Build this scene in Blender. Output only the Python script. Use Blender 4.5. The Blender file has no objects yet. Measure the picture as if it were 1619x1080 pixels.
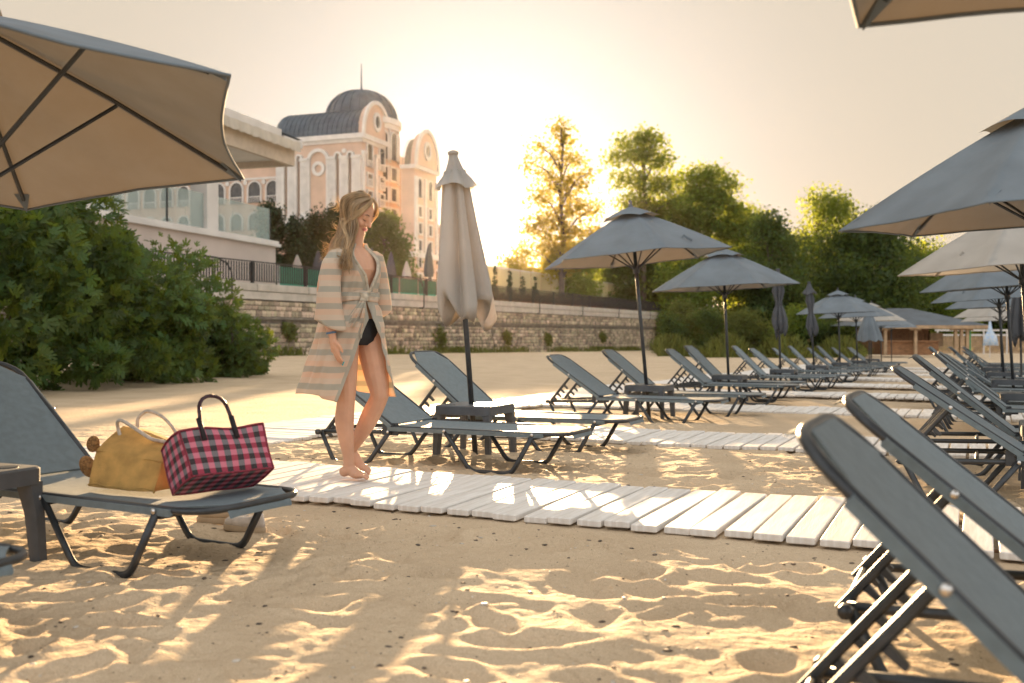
import bpy, math, random
import numpy as np
from mathutils import Vector, Matrix, Euler
R = math.radians
random.seed(7)
SC = bpy.context.scene
COL = SC.collection

# ------------------------------------------------------------------ camera
EYE, FPX, HOR, YAW = 0.9, 1575.0, 530.0, R(25.03)
cam_d = bpy.data.cameras.new('camera')
cam = bpy.data.objects.new('camera', cam_d); COL.objects.link(cam)
cam_d.sensor_width = 36.0
cam_d.lens = 36.0 * FPX / 1619.0
cam.location = (0, 0, EYE)
cam.rotation_euler = (R(90 - 0.364), 0, YAW)
cam_d.clip_start = 0.05; cam_d.clip_end = 3000
cam_d.dof.use_dof = True
cam_d.dof.focus_distance = 6.0
cam_d.dof.aperture_fstop = 2.8
SC.camera = cam
# ------------------------------------------------------------------ world, sun, exposure
SUN_EL = R(5.8)
SUN_OFF = math.atan2(768 - 809.5, FPX)             # right of the viewing direction
sun_dir = Vector((math.sin(-YAW + SUN_OFF) * math.cos(SUN_EL), math.cos(-YAW + SUN_OFF) * math.cos(SUN_EL), math.sin(SUN_EL)))
W = bpy.data.worlds.new('World'); SC.world = W; W.use_nodes = True
nt = W.node_tree; nt.nodes.clear()
def wn(t, **k):
    n = nt.nodes.new(t)
    for a, b in k.items(): setattr(n, a, b)
    return n
out = wn('ShaderNodeOutputWorld'); bg = wn('ShaderNodeBackground'); bg.inputs[1].default_value = 0.1
sky = wn('ShaderNodeTexSky', sky_type='NISHITA', sun_disc=False, sun_elevation=SUN_EL,
         sun_rotation=math.atan2(sun_dir.x, sun_dir.y), air_density=1.2, dust_density=2.5, ozone_density=1.0)
tc = wn('ShaderNodeTexCoord')
dot = wn('ShaderNodeVectorMath', operation='DOT_PRODUCT'); dot.inputs[1].default_value = sun_dir
nt.links.new(tc.outputs['Generated'], dot.inputs[0])
def mth(op, a, b=0.0, c=None):
    n = wn('ShaderNodeMath', operation=op)
    for i, v in enumerate((a, b) + ((c,) if c is not None else ())):
        if isinstance(v, (int, float)): n.inputs[i].default_value = v
        else: nt.links.new(v, n.inputs[i])
    return n.outputs[0]
def glow(col, w, acc):
    m = wn('ShaderNodeVectorMath', operation='SCALE'); m.inputs[0].default_value = col
    nt.links.new(w, m.inputs['Scale'])
    a = wn('ShaderNodeVectorMath', operation='ADD')
    nt.links.new(acc, a.inputs[0]); nt.links.new(m.outputs[0], a.inputs[1])
    return a.outputs[0]
dc = mth('MAXIMUM', dot.outputs['Value'], 0.0)
nis = wn('ShaderNodeVectorMath', operation='MULTIPLY'); nis.inputs[1].default_value = (0.015, 0.014, 0.018)
nt.links.new(sky.outputs[0], nis.inputs[0])
# hazy evening air: a warm veil on the sun's side of the sky, a pale aureole round the sun
half = mth('MULTIPLY_ADD', dot.outputs['Value'], 0.5, 0.5)
acc = glow((1.50, 1.25, 0.90), mth('POWER', half, 1.6), nis.outputs[0])
acc = glow((3.0, 3.05, 3.1), mth('SUBTRACT', 1.0, mth('POWER', half, 1.6)), acc)
acc = glow((0.26, 0.34, 0.47), mth('POWER', dc, 18.0), acc)
acc = glow((0.85, 1.0, 1.2), mth('POWER', dc, 48.0), acc)
acc = glow((3.0, 2.6, 1.8), mth('POWER', dc, 1500.0), acc)
nt.links.new(acc, bg.inputs[0]); nt.links.new(bg.outputs[0], out.inputs[0])

sl = bpy.data.lights.new('sun', 'SUN'); sl.energy = 5.0; sl.angle = R(0.5); sl.color = (1.0, 0.66, 0.34)
so = bpy.data.objects.new('sun', sl); COL.objects.link(so)
so.rotation_euler = (-sun_dir).to_track_quat('-Z', 'Y').to_euler(); so.location = (0, 0, 30)
SC.view_settings.view_transform = 'Standard'; SC.view_settings.look = 'None'
SC.view_settings.gamma = 1.0; SC.view_settings.exposure = 2.1
SC.render.engine = 'CYCLES'
SC.cycles.max_bounces = 7; SC.cycles.transparent_max_bounces = 12

# ------------------------------------------------------------------ coordinates
CA, SA = math.cos(YAW), math.sin(YAW)
def lw(lat, d, z=0.0):                              # metres right of / ahead of the tripod -> world
    return Vector((lat * CA - d * SA, lat * SA + d * CA, z))
def px(x, d, y=None, z=None):                       # bearing + distance (+ height) -> world
    if z is None: z = EYE + (HOR - y) * d / FPX
    return lw((x - 809.5) / FPX * d, d, z)
def fbm(x, y, seed=0, oct=4):
    rs = np.random.RandomState(seed); v = 0.0; a = 1.0; f = 1.0
    for k in range(oct):
        for j in range(3):
            th = rs.rand() * 6.283; ph = rs.rand() * 6.283; ff = f * (0.7 + 0.6 * rs.rand())
            v = v + a * np.sin((x * math.cos(th) + y * math.sin(th)) * ff + ph + 0.9 * np.sin((y * math.cos(th) - x * math.sin(th)) * ff * 0.8 + ph * 2)) / 3
        a *= 0.5; f *= 2.03
    return v
# footprints and hollows trodden into the sand
_rs = np.random.RandomState(11)
PR = []
for k in range(820):
    X0 = _rs.uniform(-6.2, 3.0); Y0 = 1.0 + 8.5 * _rs.rand() ** 1.3
    PR.append((X0, Y0, _rs.uniform(0, 3.14), _rs.uniform(.07, .16), _rs.uniform(.035, .07), _rs.uniform(.006, .030)))
def ground(x, y):
    x = np.asarray(x, float); y = np.asarray(y, float)
    z = -0.01 * np.clip(y - 6, 0, 104)
    z = z + 0.25 * np.clip((-x - 14) / 14, 0, 1) ** 1.5
    return z
def ground_fine(x, y):
    z = ground(x, y)
    near = np.clip((30 - np.hypot(x, y)) / 22, 0, 1)
    z = z + (0.010 * fbm(x * 3.0, y * 3.2, 1, 3) + 0.020 * fbm(x * 9, y * 10, 2, 3) * 0.40 + 0.0048 * fbm(x * 25, y * 28, 8, 2) + 0.0020 * fbm(x * 61, y * 66, 13, 1) ) * (0.25 + 0.75 * near)
    z = z + 0.05 * fbm(x * 0.35, y * 0.35, 5, 2) * np.clip(np.hypot(x, y) / 20, 0, 1)
    rows = np.minimum(np.abs(y - 4.91), np.minimum(np.abs(y - 8.52), np.abs(x + 5.88)))
    z = ground(x, y) + (z - ground(x, y)) * np.clip((rows - .45) / .5, .18, 1)
    for (X0, Y0, th, a, b, dp) in PR:
        if abs(Y0 - 4.91) < .72 or abs(X0 + 5.88) < .75: continue
        m = (np.abs(x - X0) < .5) & (np.abs(y - Y0) < .5)
        if not m.any(): continue
        dx = x[m] - X0; dy = y[m] - Y0
        u = (dx * math.cos(th) + dy * math.sin(th)) / a; v = (-dx * math.sin(th) + dy * math.cos(th)) / b
        r2 = u * u + v * v
        z[m] += -dp * np.exp(-r2 ** 1.3 * 1.0) + dp * 0.45 * np.exp(-(np.sqrt(r2) - 1.55) ** 2 * 5)
    return z
def gz(x, y): return float(ground(x, y))

# ------------------------------------------------------------------ mesh helpers
class MB:
    def __init__(s): s.v = []; s.f = []; s.uv = None
    def add(s, vs, fs):
        b = len(s.v); s.v.extend([tuple(v) for v in vs]); s.f.extend([tuple(i + b for i in f) for f in fs]); return s
    def box(s, c, d, M=None, bev=0.0):
        hx, hy, hz = d[0] / 2, d[1] / 2, d[2] / 2
        if bev <= 0:
            vs = [(x, y, z) for z in (-hz, hz) for x, y in ((-hx, -hy), (hx, -hy), (hx, hy), (-hx, hy))]
            fs = [(3, 2, 1, 0), (4, 5, 6, 7), (0, 1, 5, 4), (1, 2, 6, 5), (2, 3, 7, 6), (3, 0, 4, 7)]
        else:
            b = bev; vs = []; fs = []
            for z, i in ((-hz, b), (-hz + b, 0), (hz - b, 0), (hz, b)):
                x, y = hx - i, hy - i
                vs += [(-x + b, -y, z), (x - b, -y, z), (x, -y + b, z), (x, y - b, z), (x - b, y, z), (-x + b, y, z), (-x, y - b, z), (-x, -y + b, z)]
            fs = [tuple(range(7, -1, -1)), tuple(range(24, 32))]
            for k in range(3):
                for j in range(8): fs.append((k * 8 + j, k * 8 + (j + 1) % 8, k * 8 + 8 + (j + 1) % 8, k * 8 + 8 + j))
        vs = [Vector(v) for v in vs]
        if M is not None: vs = [M @ v for v in vs]
        c = Vector(c); return s.add([v + c for v in vs], fs)
    def tube(s, pts, r, n=8, closed=False, flat=1.0, cap=True):
        pts = [Vector(p) for p in pts]; m = len(pts)
        rr = r if hasattr(r, '__len__') else [r] * m
        vs = []; prev = None
        for i, p in enumerate(pts):
            if closed: t = pts[(i + 1) % m] - pts[i - 1]
            else: t = pts[min(i + 1, m - 1)] - pts[max(i - 1, 0)]
            t.normalize()
            if prev is None:
                a = Vector((0, 0, 1)) if abs(t.z) < .9 else Vector((1, 0, 0))
                prev = (a - t * a.dot(t)).normalized()
            else:
                prev = (prev - t * prev.dot(t)).normalized()
            q = t.cross(prev)
            for k in range(n):
                a = 2 * math.pi * (k + .5) / n
                vs.append(p + (prev * math.cos(a) + q * math.sin(a) * flat) * rr[i])
        fs = []
        for i in range(m if closed else m - 1):
            j = (i + 1) % m
            for k in range(n): fs.append((i * n + k, i * n + (k + 1) % n, j * n + (k + 1) % n, j * n + k))
        if cap and not closed: fs += [tuple(range(n - 1, -1, -1)), tuple((m - 1) * n + k for k in range(n))]
        return s.add(vs, fs)
    def loft(s, rings, cap=True, closed=True):
        n = len(rings[0]); vs = [p for r in rings for p in r]; fs = []
        for i in range(len(rings) - 1):
            for k in range(n if closed else n - 1):
                fs.append((i * n + k, i * n + (k + 1) % n, (i + 1) * n + (k + 1) % n, (i + 1) * n + k))
        if cap and closed: fs += [tuple(range(n - 1, -1, -1)), tuple((len(rings) - 1) * n + k for k in range(n))]
        return s.add(vs, fs)
    def ball(s, c, r, n=10, m=7, M=None):
        c = Vector(c); r = Vector(r) if hasattr(r, '__len__') else Vector((r, r, r)); rings = []
        for i in range(m + 1):
            t = math.pi * (i + .02) / (m + .04); rings.append([])
            for k in range(n):
                a = 2 * math.pi * k / n
                p = Vector((r.x * math.sin(t) * math.cos(a), r.y * math.sin(t) * math.sin(a), -r.z * math.cos(t)))
                rings[-1].append(c + (M @ p if M is not None else p))
        return s.loft(rings)
    def prism(s, poly, M, h):                         # polygon in local xy, extruded h in local z
        n = len(poly); vs = [M @ Vector((x, y, 0)) for x, y in poly] + [M @ Vector((x, y, h)) for x, y in poly]
        return s.add(vs, [tuple(range(n - 1, -1, -1)), tuple(range(n, 2 * n))] + [(i, (i + 1) % n, n + (i + 1) % n, n + i) for i in range(n)])
    def mesh(s, name, mat, smooth=False):
        me = bpy.data.meshes.new(name); me.from_pydata([tuple(v) for v in s.v], [], s.f); me.materials.append(mat)
        if smooth: me.shade_smooth()
        me.update(); return me
    def build(s, name, mat, parent=None, smooth=False, loc=None, auto=False):
        me = s.mesh(name, mat, smooth or auto)
        if auto: me.set_sharp_from_angle(angle=R(38))
        return link(name, me, parent, loc)
def link(name, me, parent=None, loc=None):
    o = bpy.data.objects.new(name, me); COL.objects.link(o)
    if loc is not None: o.location = loc
    if parent is not None: o.parent = parent
    return o
def npmesh(name, V, F, mat, tint=None, smooth=False):   # F (n,4) or (n,3) numpy
    me = bpy.data.meshes.new(name); k = F.shape[1]
    me.vertices.add(len(V)); me.vertices.foreach_set('co', np.asarray(V, np.float32).ravel())
    me.loops.add(F.size); me.loops.foreach_set('vertex_index', F.astype(np.int32).ravel())
    me.polygons.add(len(F)); me.polygons.foreach_set('loop_start', np.arange(0, F.size, k, dtype=np.int32))
    me.update(calc_edges=True)
    if tint is not None:
        at = me.attributes.new('tint', 'FLOAT', 'POINT'); at.data.foreach_set('value', np.asarray(tint, np.float32))
    me.materials.append(mat)
    if smooth: me.shade_smooth()
    return me
def thing(name, label, cat, loc=(0, 0, 0), rz=0, group=None):
    o = bpy.data.objects.new(name, None); COL.objects.link(o); o.location = loc; o.rotation_euler = (0, 0, rz)
    o.empty_display_size = .2
    return tag(o, label, cat, group)
def tag(o, label, cat, group=None, kind=None):
    o['label'] = label; o['category'] = cat
    if group: o['group'] = group
    if kind: o['kind'] = kind
    return o
def struct(o, label=None):
    o['kind'] = 'structure'
    if label: o['label'] = label
    return o
def dup(o, parent=None):
    c = o.copy(); COL.objects.link(c)
    if parent is not None: c.parent = parent
    for ch in list(o.children): dup(ch, c)
    return c


# ------------------------------------------------------------------ materials
def mat(name, col, rough=.7, metal=0.0, var=.12, vscale=6.0, bump=0.0, bscale=60.0, spec=.5, trans=None, tw=0.0, dirt=None, stretch=(1, 1, 1), col2=None, tint=False, alpha=None, sheen=0.0):
    m = bpy.data.materials.new(name); m.use_nodes = True; t = m.node_tree; N = t.nodes; L = t.links
    b = N['Principled BSDF']; b.inputs['Roughness'].default_value = rough; b.inputs['Metallic'].default_value = metal
    b.inputs['Specular IOR Level'].default_value = spec
    if sheen: b.inputs['Sheen Weight'].default_value = sheen
    co = N.new('ShaderNodeTexCoord'); mp = N.new('ShaderNodeMapping'); mp.inputs['Scale'].default_value = stretch
    L.new(co.outputs['Object'], mp.inputs[0])
    n1 = N.new('ShaderNodeTexNoise'); n1.inputs['Scale'].default_value = vscale; n1.inputs['Detail'].default_value = 5
    L.new(mp.outputs[0], n1.inputs['Vector'])
    c2 = col2 or tuple(c * (1 - 2.2 * var) for c in col); c1 = tuple(min(1, c * (1 + var)) for c in col)
    mx = N.new('ShaderNodeMix'); mx.data_type = 'RGBA'
    rr = N.new('ShaderNodeMapRange'); rr.inputs[1].default_value = .35; rr.inputs[2].default_value = .65
    L.new(n1.outputs[0], rr.inputs[0]); L.new(rr.outputs[0], mx.inputs[0])
    mx.inputs[6].default_value = (*c2, 1); mx.inputs[7].default_value = (*c1, 1)
    cout = mx.outputs[2]
    if tint:
        a = N.new('ShaderNodeAttribute'); a.attribute_name = 'tint'
        hs = N.new('ShaderNodeHueSaturation'); L.new(cout, hs.inputs['Color'])
        m1 = N.new('ShaderNodeMapRange'); m1.inputs[3].default_value = .55; m1.inputs[4].default_value = 1.5
        L.new(a.outputs['Fac'], m1.inputs[0]); L.new(m1.outputs[0], hs.inputs['Value'])
        m2 = N.new('ShaderNodeMath'); m2.operation = 'MULTIPLY'; m2.inputs[1].default_value = 7.31; L.new(a.outputs['Fac'], m2.inputs[0])
        m3 = N.new('ShaderNodeMath'); m3.operation = 'FRACT'; L.new(m2.outputs[0], m3.inputs[0])
        m4 = N.new('ShaderNodeMapRange'); m4.inputs[3].default_value = .475; m4.inputs[4].default_value = .52; L.new(m3.outputs[0], m4.inputs[0]); L.new(m4.outputs[0], hs.inputs['Hue'])
        cout = hs.outputs[0]
    L.new(cout, b.inputs['Base Color'])
    if bump:
        n2 = N.new('ShaderNodeTexNoise'); n2.inputs['Scale'].default_value = bscale; n2.inputs['Detail'].default_value = 6
        L.new(mp.outputs[0], n2.inputs['Vector'])
        bp = N.new('ShaderNodeBump'); bp.inputs['Strength'].default_value = bump; bp.inputs['Distance'].default_value = .02
        L.new(n2.outputs[0], bp.inputs['Height']); L.new(bp.outputs[0], b.inputs['Normal'])
    o = N['Material Output']
    if tw:
        tr = N.new('ShaderNodeBsdfTranslucent'); tr.inputs[0].default_value = (*trans, 1)
        if tint:
            mm = N.new('ShaderNodeMix'); mm.data_type = 'RGBA'; mm.blend_type = 'MULTIPLY'; mm.inputs[0].default_value = .0
            L.new(cout, mm.inputs[7]); mm.inputs[6].default_value = (*trans, 1); L.new(mm.outputs[2], tr.inputs[0])
        ms = N.new('ShaderNodeMixShader'); ms.inputs[0].default_value = tw
        L.new(b.outputs[0], ms.inputs[1]); L.new(tr.outputs[0], ms.inputs[2]); L.new(ms.outputs[0], o.inputs[0])
    if alpha is not None:
        tp = N.new('ShaderNodeBsdfTransparent'); ms = N.new('ShaderNodeMixShader'); ms.inputs[0].default_value = alpha
        L.new(tp.outputs[0], ms.inputs[1]); L.new(b.outputs[0], ms.inputs[2]); L.new(ms.outputs[0], o.inputs[0])
    return m
M = {}
M['metal'] = mat('anthracite_metal', (.045, .05, .055), .38, .35, .1, 20, spec=.5)
M['steel'] = mat('bolt_steel', (.6, .58, .55), .3, 1.0)
M['sling'] = mat('grey_sling_fabric', (.155, .205, .23), .62, 0, .06, 30, .25, 900, trans=(.16, .15, .13), tw=.12, sheen=.1)
M['canopy'] = mat('canopy_cloth', (.155, .19, .218), .8, 0, .07, 3, .3, 7, trans=(.40, .29, .18), tw=.085)
M['canopy_pale'] = mat('pale_canopy_cloth', (.47, .46, .43), .8, 0, .06, 3, .3, 7, trans=(.62, .52, .4), tw=.34)
M['canopy_dark'] = mat('dark_canopy_cloth', (.085, .09, .10), .8, 0, .07, 3, .3, 9, trans=(.2, .16, .12), tw=.15)
M['plastic'] = mat('table_plastic', (.075, .082, .09), .42, 0, .08, 12, .15, 300)
M['board'] = mat('white_painted_wood', (.80, .77, .73), .5, 0, .04, 3, .3, 22, stretch=(12, 1, 1), col2=(.66, .61, .55))
M['boardy'] = mat('white_painted_wood_long', (.80, .77, .73), .5, 0, .04, 3, .3, 22, stretch=(1, 12, 1), col2=(.66, .61, .55))
M['stone'] = mat('wall_stone', (.44, .36, .25), .85, 0, .2, 4, .5, 20, tint=True)
M['mortar'] = mat('wall_mortar', (.22, .19, .15), .95, 0, .15, 3, .5, 20)
M['concrete'] = mat('pale_concrete', (.50, .45, .385), .8, 0, .08, 1.5, .3, 15, col2=(.40, .36, .30))
M['iron'] = mat('dark_iron', (.035, .033, .032), .5, .4)
M['peach'] = mat('peach_render', (.60, .42, .31), .85, 0, .05, .4, .15, 3)
M['white'] = mat('white_render', (.66, .62, .57), .8, 0, .05, .7, .15, 4)
M['slate'] = mat('slate_roof', (.085, .105, .125), .6, .1, .12, .8)
M['glassdark'] = mat('window_glass', (.08, .07, .06), .15, 0, .2, 1)
M['glass'] = mat('glass_panel', (.42, .52, .48), .12, 0, .08, .6, alpha=.42)
M['goldglass'] = mat('frosted_screen', (.55, .53, .40), .35, 0, .08, .3, trans=(.75, .68, .45), tw=.5)
M['green'] = mat('green_windbreak', (.05, .30, .20), .6, 0, .08, .5, trans=(.1, .5, .32), tw=.3)
M['wood'] = mat('hut_timber', (.30, .145, .06), .7, 0, .2, 3, .3, 20, stretch=(1, 1, 8))
M['beige'] = mat('beige_fascia', (.52, .43, .33), .8, 0, .06, 2)
M['woodpale'] = mat('pale_timber', (.42, .28, .16), .7, 0, .12, 3)
M['bark'] = mat('bark', (.13, .10, .07), .9, 0, .2, 4, .8, 12, stretch=(1, 1, .3))
def leafm(name, c, tr, tw=.5): return mat(name, c, .55, 0, .22, .9, 0, 1, trans=tr, tw=tw, tint=True, spec=.3)
M['fig'] = leafm('fig_leaf', (.046, .098, .027), (.32, .38, .03), .32)
M['leafdark'] = leafm('dark_foliage', (.042, .075, .022), (.24, .30, .04), .4)
M['leafmid'] = leafm('mid_foliage', (.068, .120, .026), (.40, .46, .05), .5)
M['leafgold'] = leafm('pale_foliage', (.085, .10, .022), (.60, .48, .05), .5)
M['conifer'] = leafm('conifer_foliage', (.03, .048, .02), (.10, .12, .03), .25)
M['grass'] = leafm('dune_grass', (.09, .12, .03), (.35, .34, .06), .4)
def sandm():
    m = bpy.data.materials.new('beach_sand'); m.use_nodes = True; t = m.node_tree; N = t.nodes; L = t.links
    b = N['Principled BSDF']; b.inputs['Roughness'].default_value = .92; b.inputs['Specular IOR Level'].default_value = .2
    co = N.new('ShaderNodeTexCoord')
    def noise(s, d=5):
        n = N.new('ShaderNodeTexNoise'); n.inputs['Scale'].default_value = s; n.inputs['Detail'].default_value = d
        L.new(co.outputs['Object'], n.inputs['Vector']); return n.outputs[0]
    def ramp(a, b_, v):
        r = N.new('ShaderNodeMapRange'); r.inputs[1].default_value = a; r.inputs[2].default_value = b_; L.new(v, r.inputs[0]); return r.outputs[0]
    def mix(f, a, b_):
        x = N.new('ShaderNodeMix'); x.data_type = 'RGBA'; L.new(f, x.inputs[0])
        for i, c in ((6, a), (7, b_)):
            if isinstance(c, tuple): x.inputs[i].default_value = (*c, 1)
            else: L.new(c, x.inputs[i])
        return x.outputs[2]
    c = mix(ramp(.35, .65, noise(1.3)), (.62, .475, .32), (.76, .60, .415))
    c = mix(ramp(.40, .75, noise(420, 2)), c, (.36, .26, .16))
    c = mix(ramp(.69, .74, noise(60, 3)), c, (.16, .12, .09))
    c = mix(ramp(.73, .76, noise(90, 2)), c, (.75, .68, .58))
    L.new(c, b.inputs['Base Color'])
    nb = N.new('ShaderNodeBump'); nb.inputs['Strength'].default_value = .9; nb.inputs['Distance'].default_value = .028; L.new(noise(24, 9), nb.inputs['Height'])
    n3 = N.new('ShaderNodeBump'); n3.inputs['Strength'].default_value = .7; n3.inputs['Distance'].default_value = .004; L.new(noise(260, 3), n3.inputs['Height']); L.new(nb.outputs[0], n3.inputs['Normal'])
    L.new(n3.outputs[0], b.inputs['Normal'])
    return m
M['sand'] = sandm()
# ================================================================== SETTING
def axis(lo, a, b, hi, st, g=1.07):
    mid = list(np.arange(a, b, st)); L_ = []; x = a; s = st
    while x > lo: s *= g; x -= s; L_.append(x)
    R_ = []; x = mid[-1]; s = st
    while x < hi: s *= g; x += s; R_.append(x)
    return np.array(L_[::-1] + mid + R_)
xs = axis(-1000, -6.4, 2.6, 700, .021); ys = axis(-60, 1.3, 7.8, 1500, .018)
GX, GY = np.meshgrid(xs, ys); V = np.stack([GX.ravel(), GY.ravel(), ground_fine(GX.ravel(), GY.ravel())], 1)
nx, ny = len(xs), len(ys); ii = (np.arange(ny - 1)[:, None] * nx + np.arange(nx - 1)[None]).ravel()
F = np.stack([ii, ii + 1, ii + nx + 1, ii + nx], 1)
sand = link('sand', npmesh('sand', V, F, M['sand'], smooth=True)); struct(sand, 'trodden beige beach sand full of hollows and footprints')
# terrace behind the retaining wall, and the land beyond
WX, WY0, WY1, WZ = -31.0, 22.0, 109.0, 3.4
MB().box((WX - 50.4, 65, WZ / 2 - .35), (100, 100, WZ - .1)).build('terrace_ground', M['concrete'])
struct(bpy.data.objects['terrace_ground'])

# ---- boardwalks: every near plank its own object
brd = []
for k in range(5):
    rs = random.Random(k); b = MB().box((0, 0, 0), (.117 + .006 * rs.random(), 1.12, .031), bev=.004)
    b.v = [(x + .002 * math.sin(y * 5 + k), y, z + .003 * math.sin(y * 3 + k * 2)) for x, y, z in b.v]
    brd.append(b.mesh('board', M['board']))
brdy = []
for k in range(4):
    rs = random.Random(k + 9); b = MB().box((0, 0, 0), (1.12, .115 + .007 * rs.random(), .031), bev=.005)
    brdy.append(b.mesh('board', M['boardy']))
for i in range(1, 10):
    y0 = (4.34 if i == 1 else 7.95 + 4.28 * (i - 2)); yc = y0 + .57
    xa, xb = -5.2, 4.2
    root = bpy.data.objects.new('boardwalk', None); COL.objects.link(root); root.location = (0, yc, gz(0, yc)); struct(root, 'white plank boardwalk crossing the sand between the lounger rows')
    n = int((xb - xa) / .137); far = MB()
    for b in range(n):
        x = xa + b * .137; rs = random.Random(i * 100 + b)
        loc = Vector((x + rs.uniform(-.003, .003), rs.uniform(-.03, .03) + .02 * math.sin(x * .9 + i), .029 + rs.uniform(-.002, .002) + .004 * math.sin(x * 1.7 + i)))
        rot = (rs.uniform(-.006, .006), rs.uniform(-.012, .012), rs.uniform(-.009, .009))
        if i <= 5:
            o = link('board', brd[(b * 3 + i) % 5], root, loc); o.rotation_euler = rot
        else: far.box(loc, (.122, 1.12, .05))
    if i > 5: far.build('plank_row', M['board'], root)['kind'] = 'stuff'
    if i <= 3: MB().box((( xa + xb) / 2, -.3, -.012), (xb - xa, .05, .03)).box(((xa + xb) / 2, .3, -.012), (xb - xa, .05, .03)).build('bearer', M['wood'], root)
root = bpy.data.objects.new('boardwalk', None); COL.objects.link(root); root.location = (-5.88, 1.8, 0); struct(root, 'white plank boardwalk running lengthwise behind the left lounger row')
for b in range(297):
    y = 1.8 + b * .137; rs = random.Random(b + 5000)
    o = link('board', brdy[b % 4], root, (rs.uniform(-.03, .03) + .1 * math.sin(y * .2), y - 1.8, gz(-5.9, y) + .033 + rs.uniform(-.006, .008) + .02 * math.sin(y * .8)))
    o.rotation_euler = (rs.uniform(-.03, .03), rs.uniform(-.004, .004), rs.uniform(-.02, .02))

# ---- retaining wall with its stones
wall = thing('retaining_wall', 'long stone retaining wall with pale concrete coping below the terrace railing', 'wall', (WX, WY0, 0))
MB().box((-.35, (WY1 - WY0) / 2, .9), (.7, WY1 - WY0, 3.4)).build('wall_core', M['mortar'], wall)
MB().box((-.25, (WY1 - WY0) / 2, 2.78), (.9, WY1 - WY0 + .1, .36)).build('coping_lower', M['concrete'], wall)
cm = MB().box((0, 0, 0), (1.05, 3.96, .36), bev=.02).mesh('coping_block', M['concrete'])
for k in range(22): link('coping_block', cm, wall, (-.28, 2 + k * 4.0 - .5, 3.165))
MB().box((.1, (WY1 - WY0) / 2, 1.72), (.25, WY1 - WY0 - .2, .12)).build('ledge', M['mortar'], wall)
ST = []
for k in range(28):
    rs = random.Random(k); b = MB().box((0, 0, 0), (.16, rs.uniform(.95, 1.05), rs.uniform(.94, 1.0)), bev=.035)
    b.v = [(x + rs.uniform(-.012, .012), y + rs.uniform(-.015, .015), z + rs.uniform(-.015, .015)) for x, y, z in b.v]
    me = b.mesh('stone', M['stone']); a = me.attributes.new('tint', 'FLOAT', 'POINT'); a.data.foreach_set('value', np.full(len(me.vertices), rs.random(), np.float32)); ST.append((me, b))
cnt = 0; SV, SF, STI = [], [], []
rs = random.Random(3); z = -1.0; stones = []
while z < 2.55:
    h = rs.choice((.16, .2, .24, .3)); y = rs.uniform(0, .3)
    if 1.6 < z + h / 2 < 1.84: z = 1.79; continue
    while y < WY1 - WY0 - .5:
        w = rs.uniform(.18, .55) * (1 if h < .28 else .75); stones.append((y + w / 2, z + h / 2, w, min(h, 2.58 - z))); y += w + .025
    z += h + .02
stones = [s for s in stones if not (s[1] < -.1 and s[0] < 25) and s[1] > -1.0]
vis = sorted([s for s in stones if s[0] > 9.0 and s[1] > 0.1], key=lambda s: s[0])
near = set(vis[:296])
for s in stones:
    me, b = ST[rs.randrange(28)]
    butt = .1 if (s[0] % 4.1) < .55 and s[1] < 1.66 else (.0 if s[1] < 1.66 else .06)
    if s in near:
        o = link('stone', me, wall, (-.01 + butt + rs.uniform(0, .03), s[0], s[1])); o.scale = (1, s[2], s[3])
    else:
        base = len(SV) ; arr = np.array(b.v) * (1, s[2], s[3]) + (-.01 + butt + rs.uniform(0, .03), s[0], s[1])
        off = sum(len(a_) for a_ in SV); SV.append(arr); ti = rs.random(); STI.append(np.full(len(arr), ti))
        for f in b.f:
            if len(f) == 4: SF.append([off_ + off for off_ in f])
            else:
                for q in range(0, 6, 2): SF.append([f[0] + off, f[q + 1] + off, f[q + 2] + off, f[(q + 3) % 8] + off])
link('stonework', npmesh('stonework', np.concatenate(SV), np.array(SF), M['stone'], np.concatenate(STI)), wall)['kind'] = 'stuff'

# ---- railing on the wall
rail = thing('terrace_railing', 'dark iron railing with thin bars and pale handrail along the stone wall top', 'railing', (WX + .02, WY0, WZ - .05))
n_r = WY1 - WY0
MB().box((0, n_r / 2, 1.03), (.09, n_r, .055)).build('handrail', M['iron'], rail)
MB().box((0, n_r / 2, .12), (.03, n_r, .03)).build('bottom_rail', M['iron'], rail)
pm = MB().box((0, 0, .5), (.13, .13, 1.0)).mesh('post', M['iron'])
for k in range(22): link('post', pm, rail, (0, 11.3 - 8.2 + k * 4.1, 0))
bm_ = MB().box((0, 0, .54), (.045, .045, .86)).mesh('bar', M['iron']); farb = MB(); k = 0; y = 8.0
while y < n_r:
    if k < 290: link('bar', bm_, rail, (0, y, 0))
    else: farb.box((0, y, .54), (.045, .045, .86))
    k += 1; y += .18
farb.build('bar_row', M['iron'], rail)['kind'] = 'stuff'
hooks = [(352, 'leftmost curved iron bracket arching over the railing by the fig bush'), (658, 'curved iron bracket on the wall edge just left of the pale closed parasol'), (843, 'curved iron bracket on the wall edge right of the pale closed parasol'),
         (912, 'curved iron bracket on the wall below the tall golden tree'), (970, 'curved iron bracket on the wall left of the leaning open parasol pole'), (1020, 'rightmost curved iron bracket near the end of the stone wall')]
hm = MB().tube([(-.1, -1.6, .95), (.1, -1.3, 1.0), (.32, -.8, .95), (.45, -.3, .75), (.5, -.05, .4), (.5, 0, 0), (.5, 0, -.75), (.42, 0, -.85), (.2, 0, -.86)], .04, 6).mesh('curved_bracket', M['iron'], True)
for x, lb in hooks:
    d = -WX * FPX / (CA * (1545 - x)); p = px(x, d, z=WZ)
    o = tag(link('curved_bracket', hm), lb, 'bracket', 'curved iron brackets on the sea wall'); o.location = (WX + .05, p.y, WZ)

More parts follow.
